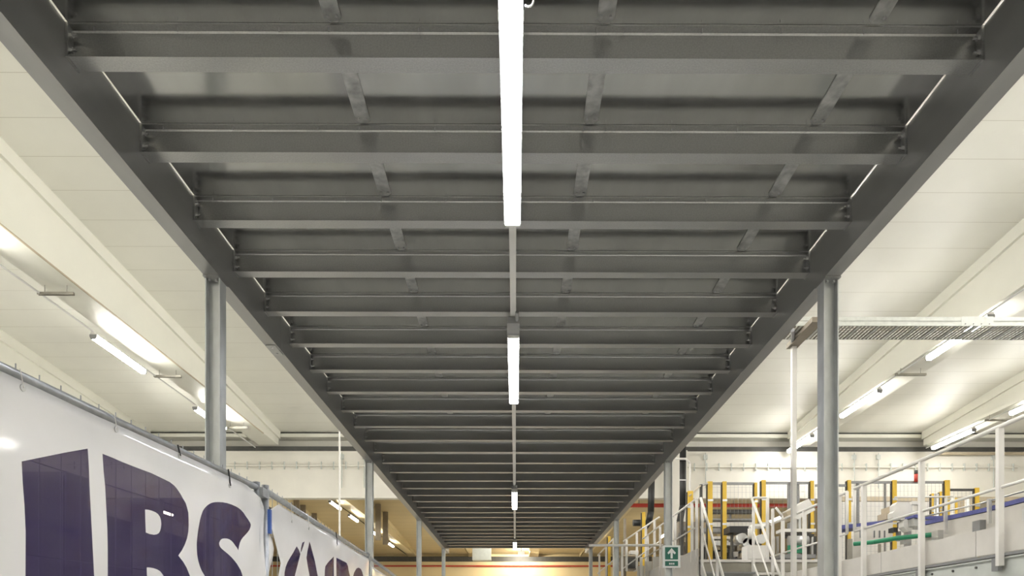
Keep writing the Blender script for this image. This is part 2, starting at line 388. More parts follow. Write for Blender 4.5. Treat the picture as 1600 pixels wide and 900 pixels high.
# further-hall lamps
for i, (d, lab) in enumerate(((25.1, 'brightest tube lamp of the further hall above the banner'), (28.0, 'second tube lamp of the further hall beside the second left column'),
               (32.6, 'third tube lamp of the further hall right of the second left column'), (36.6, 'furthest tube lamp in the left row of the further hall'))):
    hall_lamp(-6.80, d, d+1.5, HZ, lab, M['lamp_far'], 'tube lamps of the further hall', lambda q: 5.0)
for x, d in ((-3.2, 24), (-3.2, 34), (0.3, 24), (3.9, 24), (3.9, 34), (7.3, 23), (7.3, 33), (-10.5, 28), (-10.5, 38), (11, 28), (11, 38)):
    hall_lamp(x, d, d+1.5, HZ, 'tube lamp of the further hall, %s, %s row' % ({-3.2: 'second row from the left', .3: 'middle row', 3.9: 'right of the rooflight', 7.3: 'behind the white column', -10.5: 'leftmost row', 11: 'rightmost row'}[x], 'nearer' if d < 30 else 'further'), M['lamp_far'], 'tube lamps of the further hall', roof2)
for d, lab in ((22.8, 'nearest'), (26.5, 'middle'), (35.6, 'furthest')):
    hall_lamp(-14.0, d, d+1.5, HZ, '%s tube lamp seen faintly through the purple letters of the banner' % lab, M['lamp_far'], 'tube lamps of the further hall', roof2)
mb = MB(); mb.box(XL+.005, XL+.08, D_HEAD+.6, D_FAR-.05, FL, 4.9); struct('trim_5', mb, M['dark'])
for pa, pb, lab in ((203, 246, 'dark column seen through the letter B'), (323, 352, 'dark column seen through the letter S')):
    a = at(pa, 800, 18.3); b_ = at(pb, 800, 18.3)
    mb = MB(); mb.box(a[0], b_[0], 18.42, 18.62, FL, 3.63); tag(mb.build('hall_column', M['grey']), lab, 'column')
a = at(22, 740, 10); b_ = at(104, 740, 10)
t = thing('dark_locker', 'tall dark locker seen through the leftmost purple letter', 'locker', (a[0], 10, FL))
MB().box(a[0], b_[0], 10, 10.5, FL, 2.36).build('locker_body', M['dark'], t); MB().box(a[0]+.03, b_[0]-.03, 9.975, 9.999, FL+.1, 2.3).build('door', M['dark'], t)
MB().box(b_[0]-.12, b_[0]-.09, 9.95, 9.975, -.1, .1).build('handle', M['silver'], t)
# flood lamp lighting the middle of the far wall
t = thing('flood_lamp', 'flood lamp hanging at the far end and lighting the yellow wall', 'lamp', (.35, 41.5, 4.9))
MB().box(.15, .55, 41.45, 41.6, 4.75, 5.0).build('lamp_body', M['white_metal'], t)
MB().tube((.35, 41.5, 5.0), (.35, 41.5, roof2(41.5)), .02, 6).build('hanger', M['grey'], t)
ld = bpy.data.lights.new('flood_light', 'AREA'); ld.shape = 'RECTANGLE'; ld.size = .4; ld.size_y = .3; ld.energy = 120; ld.color = (1, .93, .78)
lo = bpy.data.objects.new('flood_light', ld); COL.objects.link(lo); lo.location = (0, .14, -.05); lo.parent = t; lo.rotation_euler = (math.radians(55), 0, 0)

# ------------------------------------------------------------------ mezzanine
GL, GR = -1.987, 2.080        # inner faces of the two girders
HB, HT = 2.548, 2.70          # underside and top of the cross beams
HG = 2.40
D1, PITCH = 3.032, .598
NB = 30
D_END = D1+PITCH*(NB-1)+.10
D_START = -1.2
GRP = 'galvanized cross beams under the mezzanine'
def make_joist(D, screws=True):
    t = thing('cross_beam', '', 'steel beam', ((GL+GR)/2, D, HB), GRP)
    x0, x1 = GL+.012, GR-.012; wd = .082
    y0, y1, c = D, D+wd, D+wd/2; tf = .008
    prof = [(y0, HB), (y1, HB), (y1, HB+tf), (c+.008, HB+tf+.001), (c+.003, HB+tf+.008), (c+.003, HT-tf-.008), (c+.008, HT-tf-.001), (y1, HT-tf), (y1, HT),
            (y0, HT), (y0, HT-tf), (c-.008, HT-tf-.001), (c-.003, HT-tf-.008), (c-.003, HB+tf+.008), (c-.008, HB+tf+.001), (y0, HB+tf)]
    MB().prism(prof, 'x', x0, x1).build('beam_body', M['steel'], t)
    for xa, xb, s in ((GL+.0005, GL+.0115, 1), (GR-.0115, GR-.0005, -1)):
        e = MB().box(xa, xb, y0-.004, y1+.004, HB-.003, HT-.001).build('end_plate', M['steel'], t)
        xi = xb if s > 0 else xa
        for z in (HB+.04, HT-.045):
            mb = MB(); mb.tube((xi, y0+.014, z), (xi+s*.012, y0+.014, z), .012, 6); mb.tube((xi+s*.012, y0+.014, z), (xi+s*.028, y0+.014, z), .006, 8)
            mb.build('bolt', M['bolt'], e)
    if screws:
        for x in (-1.87, -1.5, -1.05, -.83, -.43, .36, .48, .83, 1.18, 1.55, 1.97):
            MB().tube((x, D+.012, HT-tf-.022), (x, D+.012, HT-tf), .003, 6).build('screw', M['bolt'], t)
    return t
protoA = make_joist(D1); protoA['label'] = 'widest galvanized cross beam nearest the camera, topmost in the photo'
joists = [protoA]
def label_joist(n):
    if n == 1: return 'widest galvanized cross beam nearest the camera, topmost in the photo'
    if n == NB: return 'last galvanized cross beam closing the far end of the mezzanine'
    if n == NB-1: return 'galvanized cross beam next to the last at the far end'
    return 'galvanized steel cross beam under the mezzanine, %s from the top of the photo' % ORD[n]
for n in range(1, NB):
    skip = () if n < 3 else (('screw',) if n < 14 else ('screw', 'bolt'))
    c = copy_tree(protoA, None, skip); place(c, protoA, 0, PITCH*n); c['label'] = label_joist(n+1); joists.append(c)
for n in (-1, -2, -3):
    c = copy_tree(protoA, None, ('screw', 'bolt')); place(c, protoA, 0, PITCH*n)
    c['label'] = 'galvanized cross beam above the frame, %s behind the topmost one' % ORD[-n]

# deck: tread plates with joint strips
deck = thing('mezzanine_deck', 'zinc tread plate floor of the mezzanine seen from below', 'mezzanine deck', (0, D_START, HT))
MB().box(GL+.0085, GR-.0085, D_START, D_END, HT+.001, HT+.007).build('tread_plate', M['deck'], deck)
def strip_part(x, d0, d1, bolts):
    w2 = .038
    poly = [(x-w2, d0), (x+w2, d0), (x+w2, d1-.02), (x+w2-.02, d1), (x-w2+.02, d1), (x-w2, d1-.02)]
    s = MB().prism(poly, 'z', HT-.006, HT+.0005).build('joint_strip', M['strip'], deck)
    if bolts:
        for dx in (-.02, .02): MB().tube((x+dx, d1-.035, HT-.014), (x+dx, d1-.035, HT-.006), .006, 6).build('bolt', M['bolt'], s)
for n in range(-1, NB-1):
    for x in (-.80, .395, 1.59):
        a = D1+PITCH*n+.084; b = D1+PITCH*(n+1)-.012
        strip_part(x, a, b, n < 6)

def girder(xi, s, d0, d1, label):
    """channel with its flat back (web) inside and flanges outward"""
    t = thing('edge_girder', label, 'steel girder', (xi, d0, HG), 'edge girders of the mezzanine')
    xo = xi+s*.1; tw, tf = .007, .010
    prof = [(xi, HG), (xo, HG), (xo, HG+tf*.8), (xi+s*tw, HG+tf), (xi+s*tw, HT-tf), (xo, HT-tf*.8), (xo, HT), (xi, HT)]
    MB().prism(prof, 'y', d0, d1).build('girder_body', M['steel_girder'], t)
    return t
g1 = girder(GL, -1, D_START, 5.80, 'left edge girder of the mezzanine, near length up to the splice')
g2 = girder(GL, -1, 5.804, D_END, 'left edge girder of the mezzanine, far length past the splice')
g3 = girder(GR, 1, D_START, D_END, 'right edge girder of the mezzanine')
# splice plate on the left girder
mb = MB(); mb.box(GL-.09, GL-.01, 5.70, 5.9, HG-.006, HG-.0005)
t = mb.build('splice_plate', M['steel'], g2)
for y in (5.74, 5.86): MB().tube((GL-.05, y, HG-.014), (GL-.05, y, HG-.006), .01, 6).build('bolt', M['bolt'], t)

# columns: H sections, web facing the camera
def column(xc, D, label):
    t = thing('steel_column', label, 'steel column', (xc, D, FL), 'galvanized columns of the mezzanine')
    h = .05; tf, tw = .008, .006; zt = HG-.012; zb = FL+.012
    prof = [(xc-h, D), (xc-h+tf, D), (xc-h+tf, D+.047), (xc+h-tf, D+.047), (xc+h-tf, D), (xc+h, D), (xc+h, D+.1), (xc+h-tf, D+.1),
            (xc+h-tf, D+.053), (xc-h+tf, D+.053), (xc-h+tf, D+.1), (xc-h, D+.1)]
    MB().prism(prof, 'z', zb, zt).build('column_shaft', M['steel_column'], t)
    cp = MB().box(xc-.052, xc+.052, D-.03, D+.13, zt, HG-.001).build('cap_plate', M['steel'], t)
    for dx in (-.022, .022):
        for dy in (-.015,): MB().tube((xc+dx, D+dy+.03, zt-.014), (xc+dx, D+dy+.03, zt), .011, 6).build('bolt', M['bolt'], cp)
    bp = MB().box(xc-.1, xc+.1, D-.05, D+.15, FL, zb).build('base_plate', M['steel'], t)
    return t
for k, D in enumerate((4.61, 9.50, 14.42, 19.35)):
    wd = ['nearest', 'second', 'third', 'furthest'][k]
    column(GL-.05, D, '%s galvanized steel column on the left side of the mezzanine' % wd)
    column(GR+.05, D, '%s galvanized steel column on the right side of the mezzanine%s' % (wd, ', with the green direction sign' if k == 1 else ''))

# mezzanine lamps on a trunking rail
LX = -.018; LZ = 2.43
rail = thing('lamp_trunking', 'thin pale trunking rail running down the middle under the cross beams', 'trunking', (LX, 1, LZ+.06))
mb = MB(); mb.prism([(LX-.022, LZ+.055), (LX+.022, LZ+.055), (LX+.022, HB-.002), (LX-.022, HB-.002)], 'y', .8, 19.9); mb.build('trunking_rail', M['trunk'], rail)
for d in (9.3,): MB().box(LX-.024, LX+.024, d, d+.02, LZ+.052, HB-.002).build('joint_cover', M['grey'], rail)
def mezz_lamp(d0, d1, label):
    t = thing('linear_lamp', label, 'lamp', (LX, d0, LZ), 'linear lamps under the mezzanine')
    z = LZ
    mb = MB(); mb.prism([(LX-.048, z-.012), (LX-.042, z-.012), (LX-.040, z+.02), (LX+.040, z+.02), (LX+.042, z-.012), (LX+.048, z-.012), (LX+.045, z+.022), (LX+.03, z+.054), (LX-.03, z+.054), (LX-.045, z+.022)], 'y', d0, d1); mb.build('lamp_body', M['white_metal'], t)
    mb = MB(); mb.prism([(LX-.0395, z+.018), (LX+.0395, z+.018), (LX+.0415, z-.010), (LX+.036, z-.019), (LX-.036, z-.019), (LX-.0415, z-.010)], 'y', d0+.02, d1-.02); mb.build('diffuser', M['lamp_mezz'], t)
    for a in (d0, d1-.018):
        mb = MB(); mb.prism([(LX-.046, z+.021), (LX+.046, z+.021), (LX+.049, z), (LX+.041, z-.02), (LX-.041, z-.02), (LX-.049, z)], 'y', a, a+.018); mb.build('end_cap', M['white_metal'], t)
    mb = MB(); mb.box(LX-.05, LX+.05, d0-.22, d0-.005, z+.0, z+.05); mb.tube((LX+.03, d0-.3, z+.05), (LX+.03, d0-.2, z+.02), .014); mb.build('connector_box', M['grey'], t)
    for s in (-1, 1):
        for a in (d0+.25, d1-.3):
            MB().box(LX+s*.0505-.0015, LX+s*.0505+.0015, a, a+.02, z+.002, z+.03).build('clip', M['white_metal'], t)
    return t
mezz_lamp(2.45, 4.06, 'nearest and largest glowing linear lamp under the mezzanine')
mezz_lamp(5.58, 7.20, 'second linear lamp down the middle of the mezzanine')
mezz_lamp(11.7, 13.3, 'third linear lamp down the middle of the mezzanine')
mezz_lamp(18.15, 19.7, 'furthest linear lamp at the far end of the mezzanine')
mb = MB(); c = at(826, 3, 2.6)
pts = [(c[0]+.018, 2.6, c[2]+.1)]+[(c[0]+.018*math.cos(a), 2.6, c[2]+.018*math.sin(a)) for a in (0, -.6, -1.2, -1.8, -2.4)]
mb.path(pts, .0035); tag(mb.build('cable_hook', M['white_metal'], smooth=True), 'small white hook hanging beside the nearest linear lamp', 'hook')

# ------------------------------------------------------------------ banner fence
TOPZ = .83
class Panel:
    def __init__(s, a, b, sl=0.0):               # a, b: (X, D) of the two ends; sl: rise per metre, level height kept at b
        s.sl = sl; s.a = Vector(a); s.b = Vector(b); s.L = (s.b-s.a).length; s.d = (s.b-s.a)/s.L; s.n = Vector((s.d.y, -s.d.x))
    def pt(s, u, z, off=0.0):
        p = s.a+s.d*u+s.n*off; return (p.x, p.y, z+s.sl*(u-s.L)*(max(0, min(1, (z-FL)/(TOPZ-FL)))))
    def uv(s, px, py):
        q = at(px, py, 1.0); r = Vector((q[0], 1.0))
        # (r*t - a) x d = 0
        t = (s.a.x*s.d.y-s.a.y*s.d.x)/(r.x*s.d.y-r.y*s.d.x)
        u = (r*t-s.a).dot(s.d); zz = q[2]*t; z = zz
        for _ in range(6): z = zz-s.sl*(u-s.L)*(z-FL)/(TOPZ-FL)
        return (u, z)
def fence_panel(P, label, post_top=.03, mesh_from=0.0, extra=None):
    t = thing('site_fence', label, 'fence', (P.a.x, P.a.y, FL), 'site fence panels beside the mezzanine')
    MB().tube(P.pt(0, TOPZ), P.pt(P.L, TOPZ), .018, 12).build('top_tube', M['fence'], t, smooth=True)
    MB().tube(P.pt(0, FL+.1), P.pt(P.L, FL+.1), .018, 12).build('bottom_tube', M['fence'], t, smooth=True)
    for u in (0.02, P.L-.02): MB().tube(P.pt(u, FL+.03), P.pt(u, TOPZ+post_top), .021, 12).build('post', M['fence'], t, smooth=True)
    mb = MB(); n = int(P.L/.1)
    for k in range(1, n+1): mb.tube(P.pt(k*.1-.05, FL+.08), P.pt(k*.1-.05, TOPZ+.035), .0022, 5)
    for z in (.58, .28, -.02, -.32, -.62, -.92): mb.tube(P.pt(0, z), P.pt(P.L, z), .0022, 5)
    mb.build('wire_mesh', M['fence'], t)
    return t
a1, b1 = Vector((-1.5, 1.993)), Vector((-1.47, 3.91)); dd = (b1-a1).normalized()
P1 = Panel(tuple(b1-dd*3.5), tuple(b1), .0297)
P2 = Panel((-1.452, 3.96), (-1.58, 7.30))
P3 = Panel((-1.585, 7.36), (-1.80, 10.8))
fence_panel(P1, 'nearest site fence panel carrying the banner with the large letters BS')
fence_panel(P2, 'middle site fence panel, from the blue strap to the second left column')
fence_panel(P3, 'furthest site fence panel past the second left column')
for P, Q, lab in ((P1, P2, 'fence clamp joining the nearest and middle fence panels'), (P2, P3, 'fence clamp joining the middle and furthest fence panels')):
    a = Vector(P.pt(P.L, TOPZ-.02)); b = Vector(Q.pt(0, TOPZ-.02)); c = (a+b)/2
    t = MB().box(c.x-.03, c.x+.03, c.y-.05, c.y+.05, TOPZ-.05, TOPZ+.0)
    tag(t.build('fence_clamp', M['fence']), lab, 'clamp')
# concrete fence feet
for P, u, lab in ((P1, P1.L, 'fence foot under the joint of the nearest and middle panels'), (P2, P2.L, 'fence foot under the joint of the middle and furthest panels'), (P3, P3.L, 'fence foot at the end of the furthest panel'), (P1, 0, 'fence foot at the near end of the nearest panel')):
    p = P.pt(u, 0); mb = MB(); mb.hexa([(p[0]-.3, p[1]-.11, FL), (p[0]+.3, p[1]-.11, FL), (p[0]+.3, p[1]+.11, FL), (p[0]-.3, p[1]+.11, FL), (p[0]-.26, p[1]-.09, FL+.13), (p[0]+.26, p[1]-.09, FL+.13), (p[0]+.26, p[1]+.09, FL+.13), (p[0]-.26, p[1]+.09, FL+.13)])
    tag(mb.build('base_block', M['beige']), lab, 'fence foot')

def inside(p, poly):
    x, y = p; r = False
    for i in range(len(poly)):
        x1, y1 = poly[i]; x2, y2 = poly[i-1]
        if (y1 > y) != (y2 > y) and x < (x2-x1)*(y-y1)/(y2-y1)+x1: r = not r
    return r
def banner(P, outline, letters, holes, label, off, wrinkle):
    vs = []; es = []
    def add(poly):
        n = len(vs); vs.extend(Vector(p) for p in poly); k = len(poly)
        es.extend((n+i, n+(i+1) % k) for i in range(k))
    add(outline)
    for l in letters+holes: add(l)
    us = [p[0] for p in outline]; zs = [p[1] for p in outline]
    g = .06; u = min(us)+g/2
    while u < max(us):
        z = min(zs)+g/2
        while z < max(zs):
            if inside((u, z), outline): vs.append(Vector((u, z)))
            z += g
        u += g
    ov, oe, of, *_ = delaunay_2d_cdt(vs, es, [], 0, 1e-6)
    mb = MB(); mb.v = [P.pt(p.x, p.y, off+wrinkle(p.x, p.y)) for p in ov]
    for f in of:
        c = sum((ov[i] for i in f), Vector((0, 0)))/len(f)
        if not inside(c, outline): continue
        pur = any(inside(c, l) for l in letters) and not any(inside(c, h) for h in holes)
        mb.quad(f, 1 if pur else 0)
    o = mb.build('banner', [M['banner_white'], M['banner_purple']], origin=P.pt(0, FL))
    for p in o.data.polygons: p.use_smooth = True
    md = o.modifiers.new('thickness', 'SOLIDIFY'); md.thickness = .001; md.offset = 0
    tag(o, label, 'banner', 'printed banners on the site fence')
    return o
def pxs(P, pts): return [P.uv(x, y) for x, y in pts]
L1 = [(20,721),(55,714),(90,707),(125,701),(127,730),(128,760),(131,820),(133,860),(135,900),(138,990),(28,990),(27,900),(27,830),(25,790),(22,755)]
LB = [(148.3,709),(165,715.5),(179,721.6),(203,731),(225,739),(240,746),(254.7,753),(262,758.5),(267,764),(272,771),(276.7,779),(281,786),(283,792.5),(285,801),(285.3,809.6),(285.3,821),(284.5,831.6),(282.3,842),(279,851),(274.5,860),(269,868),(276.7,878),(282,887),(286.5,897.6),(291,912),(294,930),(297,990),(157,990),(156.4,900),(156.3,860),(155.7,827),(154.2,795),(152.5,761),(150,735)]
HB1 = [(215.6,796),(222,796.8),(227.8,798.6),(232.5,800.6),(236.4,803.5),(239.5,808),(241,813),(241.5,818.5),(241,824),(239.8,829),(237.6,833),(234,835),(230,835.6),(223,834.5),(216.8,832),(216,814)]
HB2 = [(218.5,886.6),(224,886.8),(230,888),(235.5,890),(240,892.7),(245,899),(248,906),(249,920),(248,940),(244,960),(220,965)]
LS = [(309,798),(312,794),(316,790),(320,787.5),(324,785.6),(329,784.6),(334,784.4),(340,784.8),(346,786),(352,788.2),(358,791),(363,793.6),(368,797),(372.5,801),(376,806),(380,811.5),(383,817),(383.8,820),(383,823.5),(381,828),(378,832),(374.5,836),(371,840),(368.6,844),(367,848),(365.8,854),(365,860),(362.6,855.5),(360,852),(357,848),(354,845),(350.5,842.8),(347,841.6),(343,841.3),(339,842),(336.6,844.5),(335,848),(335,851),(336,854),(338.5,857.2),(342,860),(350,866),(355.5,870.8),(360,876),(363.4,881),(366,886),(368.4,891),(370,896),(371,900),(372,925),(366,945),(345,955),(325,940),(315,915),(310,899),(307.3,894.5),(305,890),(303,884.5),(301,878),(299.6,872),(298.7,866),(298.2,858),(298,850),(298.8,841),(300,832),(301.8,822),(304,812),(306.3,804.5)]
r1 = [(401,778.5),(406,792),(409,804),(411.5,816),(416,832),(420,846),(422,858),(420.5,872),(416,886),(411,900),(400,925),(397,960)]
out1 = [P1.uv(*p) for p in r1]
topz1 = lambda u: TOPZ-.021-.002*math.sin(u*4.2)
ul = out1[0][0]
top = [(u, topz1(u)) for u in [i*.1 for i in range(1, int((ul-.05)/.1))]]
lowz = -1.0
outline1 = [(.03, lowz)]+[(P1.L-.12, lowz)]+out1[::-1]+top[::-1]+[(.03, topz1(0))]
# clean monotone: drop duplicates
def wr1(u, z):
    e = max(0, (u-2.45)/1.0)
    return .0012*math.sin(u*3.1+z*2)+.0008*math.sin(u*7.3-z*5)+e*(.007*math.sin(9*u+7*z)+.004*math.sin(19*u-11*z)) + .002*math.exp(-((z-TOPZ+.05)/.05)**2)*math.sin(u*12)
banner(P1, outline1, [pxs(P1, l) for l in (L1, LB, LS)], [pxs(P1, l) for l in (HB1, HB2)], 'white vinyl banner with large purple letters BS on the nearest fence panel', .026, wr1)
A1 = [(457,853.5),(460.5,859),(463,865.5),(461.7,871),(460,877),(454,898.5),(450,925),(436,925),(437.5,894),(439.3,886),(442,879),(446.5,871),(451,864)]
A1b = [(466,848),(470,846),(468,853),(465,861),(463,864),(464,856)]
A2 = [(478,846),(480.5,852.5),(482.5,859.5),(487,876),(489,888),(490.7,898.5),(493,925),(482,925),(478.7,898.5),(475.7,883.5),(473.5,871.5),(475,861),(477,852)]
A3 = [(516.3,869.3),(508,876.8),(505,880.5),(502,885),(501.3,892),(501,925),(517,925)]
A4 = [(520.7,871.5),(526,873.5),(530.5,876),(534.5,878),(537,879.8),(539,885),(540,891),(542.5,900),(544,925),(521,925)]
A5 = [(556,887),(558,887.8),(559.7,889.5),(561.5,894),(562.7,900),(565,925),(547,925),(548.5,898.5),(549.6,894.5),(551.5,891),(553.5,888)]
l2 = [(414,796),(416,822),(424,850),(432,880),(430,890),(427.5,902),(426,930)]
out2 = [P2.uv(*p) for p in l2]
topz2 = lambda u: TOPZ-.04-.006*math.sin(u*3)
outline2 = out2+[(P2.L-.05, lowz+.3)]+[(P2.L-.05, topz2(P2.L))]+[(u, topz2(u)) for u in [3.2-i*.1 for i in range(0, 31)] if u > out2[0][0]+.05 and u < P2.L-.08]
def wr2(u, z): return .002*math.sin(u*4+z*3)+.003*math.sin(u*8-z*6)
banner(P2, outline2, [pxs(P2, l) for l in (A1, A1b, A2, A3, A4, A5)], [], 'white vinyl banner with purple letter tips on the middle fence panel', .026, wr2)
outline3 = [(.12, lowz+.3), (P3.L-.05, lowz+.3), (P3.L-.05, TOPZ-.10), (P3.L/2, TOPZ-.09), (.12, TOPZ-.10)]
banner(P3, outline3, [], [], 'plain white banner on the furthest fence panel', .026, wr2)
# eyelets with ties
for P, pts, nm in ((P1, ((20, 606), (169, 671), (270, 712), (350, 759)), 'nearest'), (P2, ((449, 815), (476, 826), (521, 852)), 'middle')):
    for k, (x, y) in enumerate(pts):
        u, z = P.uv(x, y)
        t = thing('banner_tie', 'eyelet and tie on the %s banner, %s from the left' % (nm, ORD[k+1]), 'banner tie', P.pt(u, z, .03), 'ties holding the banners')
        r = .011 if P is P1 else .009
        c = Vector(P.pt(u, z, .028)); n = Vector((P.n.x, P.n.y, 0))
        mb = MB(); mb.tube(c, c+n*.004, r, 14); mb.build('eyelet', M['silver'], t)
        dark = (k >= 2)
        zz = TOPZ+.02
        mb = MB(); mb.tube(c+n*.005, Vector(P.pt(u, zz-.005, .022)), .0016 if not dark else .004, 6); mb.build('cable_tie', M['white_metal'] if not dark else M['black'], t)
u, z = P1.uv(409, 800)
p = P2.pt(.02, 0, .024)
t = MB().box(p[0]-.008, p[0]+.01, p[1]-.012, p[1]+.012, .58, .72); tag(t.build('blue_strap', M['blue_strap']), 'blue strap tied at the joint between two fence panels', 'strap')
q0 = P2.pt(.0, TOPZ-.07); 
mb = MB(); mb.path([P2.pt(.02, TOPZ-.09), P2.pt(.35, TOPZ-.075), P2.pt(.6, TOPZ-.08)], .007)
tag(mb.build('fence_cable', M['black']), 'black cable lying along the fence just past the blue strap', 'cable')

# ------------------------------------------------------------------ direction sign on the second right column
sx0, _, sz0 = at(1036, 887, 9.46); sx1, _, sz1 = at(1063.5, 852, 9.46)
t = thing('direction_sign', 'green and white arrow sign on the second right column', 'sign', ((sx0+sx1)/2, 9.48, sz0))
Y = 9.48
MB().box(sx0, sx1, Y-.004, Y+.012, sz0, sz1).build('sign_board', M['sign_white'], t)
cw = sx1-sx0; ch = sz1-sz0; ia, ib = sx0+cw*.13, sx1-cw*.13
MB().box(ia, ib, Y-.006, Y-.0035, sz0+ch*.37, sz1-ch*.08).build('green_field', M['sign_green'], t)
cx = (sx0+sx1)/2; ay0 = sz0+ch*.42; ay1 = sz1-ch*.12; am = ay0+(ay1-ay0)*.5; wv = cw*.24
arrow = [(cx-cw*.06, ay0), (cx+cw*.06, ay0), (cx+cw*.06, am+ch*.03), (cx+wv*.75, am-ch*.05), (cx+wv, am+ch*.02), (cx, ay1), (cx-wv, am+ch*.02), (cx-wv*.75, am-ch*.05), (cx-cw*.06, am+ch*.03)]
MB().prism(arrow, 'y', Y-.008, Y-.0055).build('arrow', M['sign_white'], t)
MB().box(ia, ib, Y-.006, Y-.0035, sz0+ch*.08, sz0+ch*.3).build('green_strip', M['sign_green'], t)
mb = MB()
for k, (a, b) in enumerate(((.36, .42), (.45, .50), (.53, .56), (.59, .65))): mb.box(sx0+cw*a, sx0+cw*b, Y-.008, Y-.0055, sz0+ch*.14, sz0+ch*.22)
mb.build('lettering', M['sign_white'], t)
MB().box(cx-.02, cx+.02, Y+.012, Y+.04, sz0+.05, sz1-.05).build('bracket', M['steel'], t)

# ------------------------------------------------------------------ cable tray on the right
TD = 7.0
t = thing('cable_tray', 'galvanized cable tray crossing high on the right', 'cable tray', (2.9, TD, 3.15))
x0, x1 = 2.82, 9.5; zb, zt = 3.155, 3.245
MB().prism([(TD, zb), (TD+.012, zb), (TD+.012, zb+.004), (TD+.003, zb+.004), (TD+.003, zb+.038), (TD+.008, zb+.045), (TD+.003, zb+.052), (TD+.003, zt-.004), (TD+.012, zt-.004), (TD+.012, zt), (TD, zt), (TD, zb+.052), (TD+.005, zb+.045), (TD, zb+.038)], 'x', x0, x1).build('side_rail', M['tray'], t)
MB().box(x0, x1, TD+.333, TD+.336, zb, zt).build('side_rail', M['tray'], t)
# perforated base: crosswise and lengthwise strips leave slots open
mb = MB(); y = TD+.012
for k in range(7): mb.box(x0, x1, TD+.003+k*.0545, TD+.003+k*.0545+.006, zb+.001, zb+.003)
n = int((x1-x0)/.04)
for k in range(n): mb.box(x0+k*.04, x0+k*.04+.027, TD+.003, TD+.334, zb+.003, zb+.0045)
mb.build('perforated_base', M['strut'], t)
k = 0; x = x0+.1
while x < x1: 
    MB().box(x, x+.02, TD+.003, TD+.333, zb-.004, zb+.001).build('rung', M['tray'], t); x += .2
p = at(1502, 500, TD)[0]; q = at(1552, 500, TD)[0]
sp = MB().box(p, q, TD-.003, TD-.0005, zb-.002, zt+.004).build('splice_plate', M['tray'], t)
for i in range(4):
    xx = p+(q-p)*(.12+.25*i); MB().tube((xx, TD-.008, zb+.018), (xx, TD-.003, zb+.018), .006, 6).build('bolt', M['grey'], sp)
t = thing('tray_support', 'white post with a grey bracket carrying the cable tray end', 'post', (3.01, 7.4, FL))
MB().box(2.985, 3.032, 7.37, 7.42, FL, 3.10).build('post', M['rail'], t)
MB().box(2.95, 3.06, 6.80, 7.45, 3.10, 3.15).build('bracket', M['brown'], t)
MB().tube((2.83, 6.98, 3.10), (3.0, 7.40, 3.13), .02, 6).build('brace', M['grey'], t)

# ------------------------------------------------------------------ walkway with railing and covers on the right
WX = 4.2
t = thing('walkway', 'raised steel walkway along the right with beige side covers', 'walkway', (WX, 3, FL))
MB().box(WX+.03, WX+1.1, 3.0, 10.7, .60, .68).build('walkway_floor', M['grey'], t)
d = 3.0
while d < 10.6:
    e = min(d+1.62, 10.7); MB().box(WX+.002, WX+.02, d, e-.012, .70, .935).build('cover_panel', M['beige'], t); d += 1.62
MB().box(WX-.03, WX+.03, 3.0, 10.7, .665, .69).build('edge_rail', M['grey'], t)
b = MB().prism([(WX-.02, .66), (WX+.06, .66), (WX+.06, .645), (WX+.01, .64), (WX+.01, .36), (WX+.06, .355), (WX+.06, .34), (WX-.02, .34), (WX-.02, .355), (WX+.0, .36), (WX+.0, .64), (WX-.02, .645)], 'y', 3.0, 10.7).build('side_beam', M['grey_green'], t)
for i in range(14):
    dd_ = 4.9+i*.33
    MB().tube((WX-.012, dd_, .60), (WX+.0, dd_, .60), .012, 6).build('bolt', M['dark'], b)
for dd_ in (3.4, 6.9, 10.3): MB().box(WX+.4, WX+.5, dd_, dd_+.1, FL, .60).build('support_leg', M['grey_green'], t)
def railing(label, d0, d1, posts, loop=None):
    r = thing('railing', label, 'railing', (WX, d0, .68))
    for nm, z, rad in (('handrail', 1.772, .02), ('mid_rail', 1.25, .014)):
        MB().tube((WX-.052, d0, z), (WX-.052, d1, z), rad, 10).build(nm, M['rail'], r, smooth=True)
    for i, p_ in enumerate(posts):
        pp = MB().box(WX-.082, WX-.033, p_-.02, p_+.02, .58, 1.755).build('post', M['rail'], r)
        MB().box(WX-.060, WX-.0205, p_+.021, p_+.1, .54, .655).build('foot_bracket', M['grey'], pp)
    if loop:
        MB().tube((WX-.052, loop, 1.772), (WX-.052, loop, 1.25), .02, 8).build('end_loop', M['rail'], r, smooth=True)
    return r
railing('nearest white railing on the walkway, running out of the right frame edge', 3.0, 8.36, (3.6, 4.72, 5.84, 6.97, 8.13), 8.36)
railing('second white railing on the walkway, crossing behind the nearest right column', 8.55, 11.1, (8.75, 9.8, 10.6), 8.55)

# elevated platform behind with stair
PZ = 1.19
t = thing('steel_platform', 'white painted steel platform at the head of the steep stair', 'platform', (3, 11, FL))
MB().box(2.95, 10.6, 11.02, 16.4, PZ-.03, PZ).build('platform_floor', M['grey'], t)
MB().prism([(10.98, PZ), (11.10, PZ), (11.10, PZ-.04), (11.05, PZ-.05), (11.05, .99), (11.10, .98), (11.10, .95), (10.98, .95), (10.98, .98), (11.03, .99), (11.03, PZ-.05), (10.98, PZ-.04)], 'x', 3.0, 10.6).build('front_beam', M['rail'], t)
MB().box(3.02, 10.58, 11.012, 11.029, .995, PZ-.055).build('web_panel', M['strut'], t)
MB().box(2.93, 2.95, 11.0, 16.0, PZ-.30, PZ+.18).build('side_cover', M['beige'], t)
for x in (3.05, 5.0, 7.0, 10.0):
    for d in (11.3, 15.7): MB().box(x, x+.1, d, d+.1, FL, PZ-.03).build('leg', M['rail'], t)
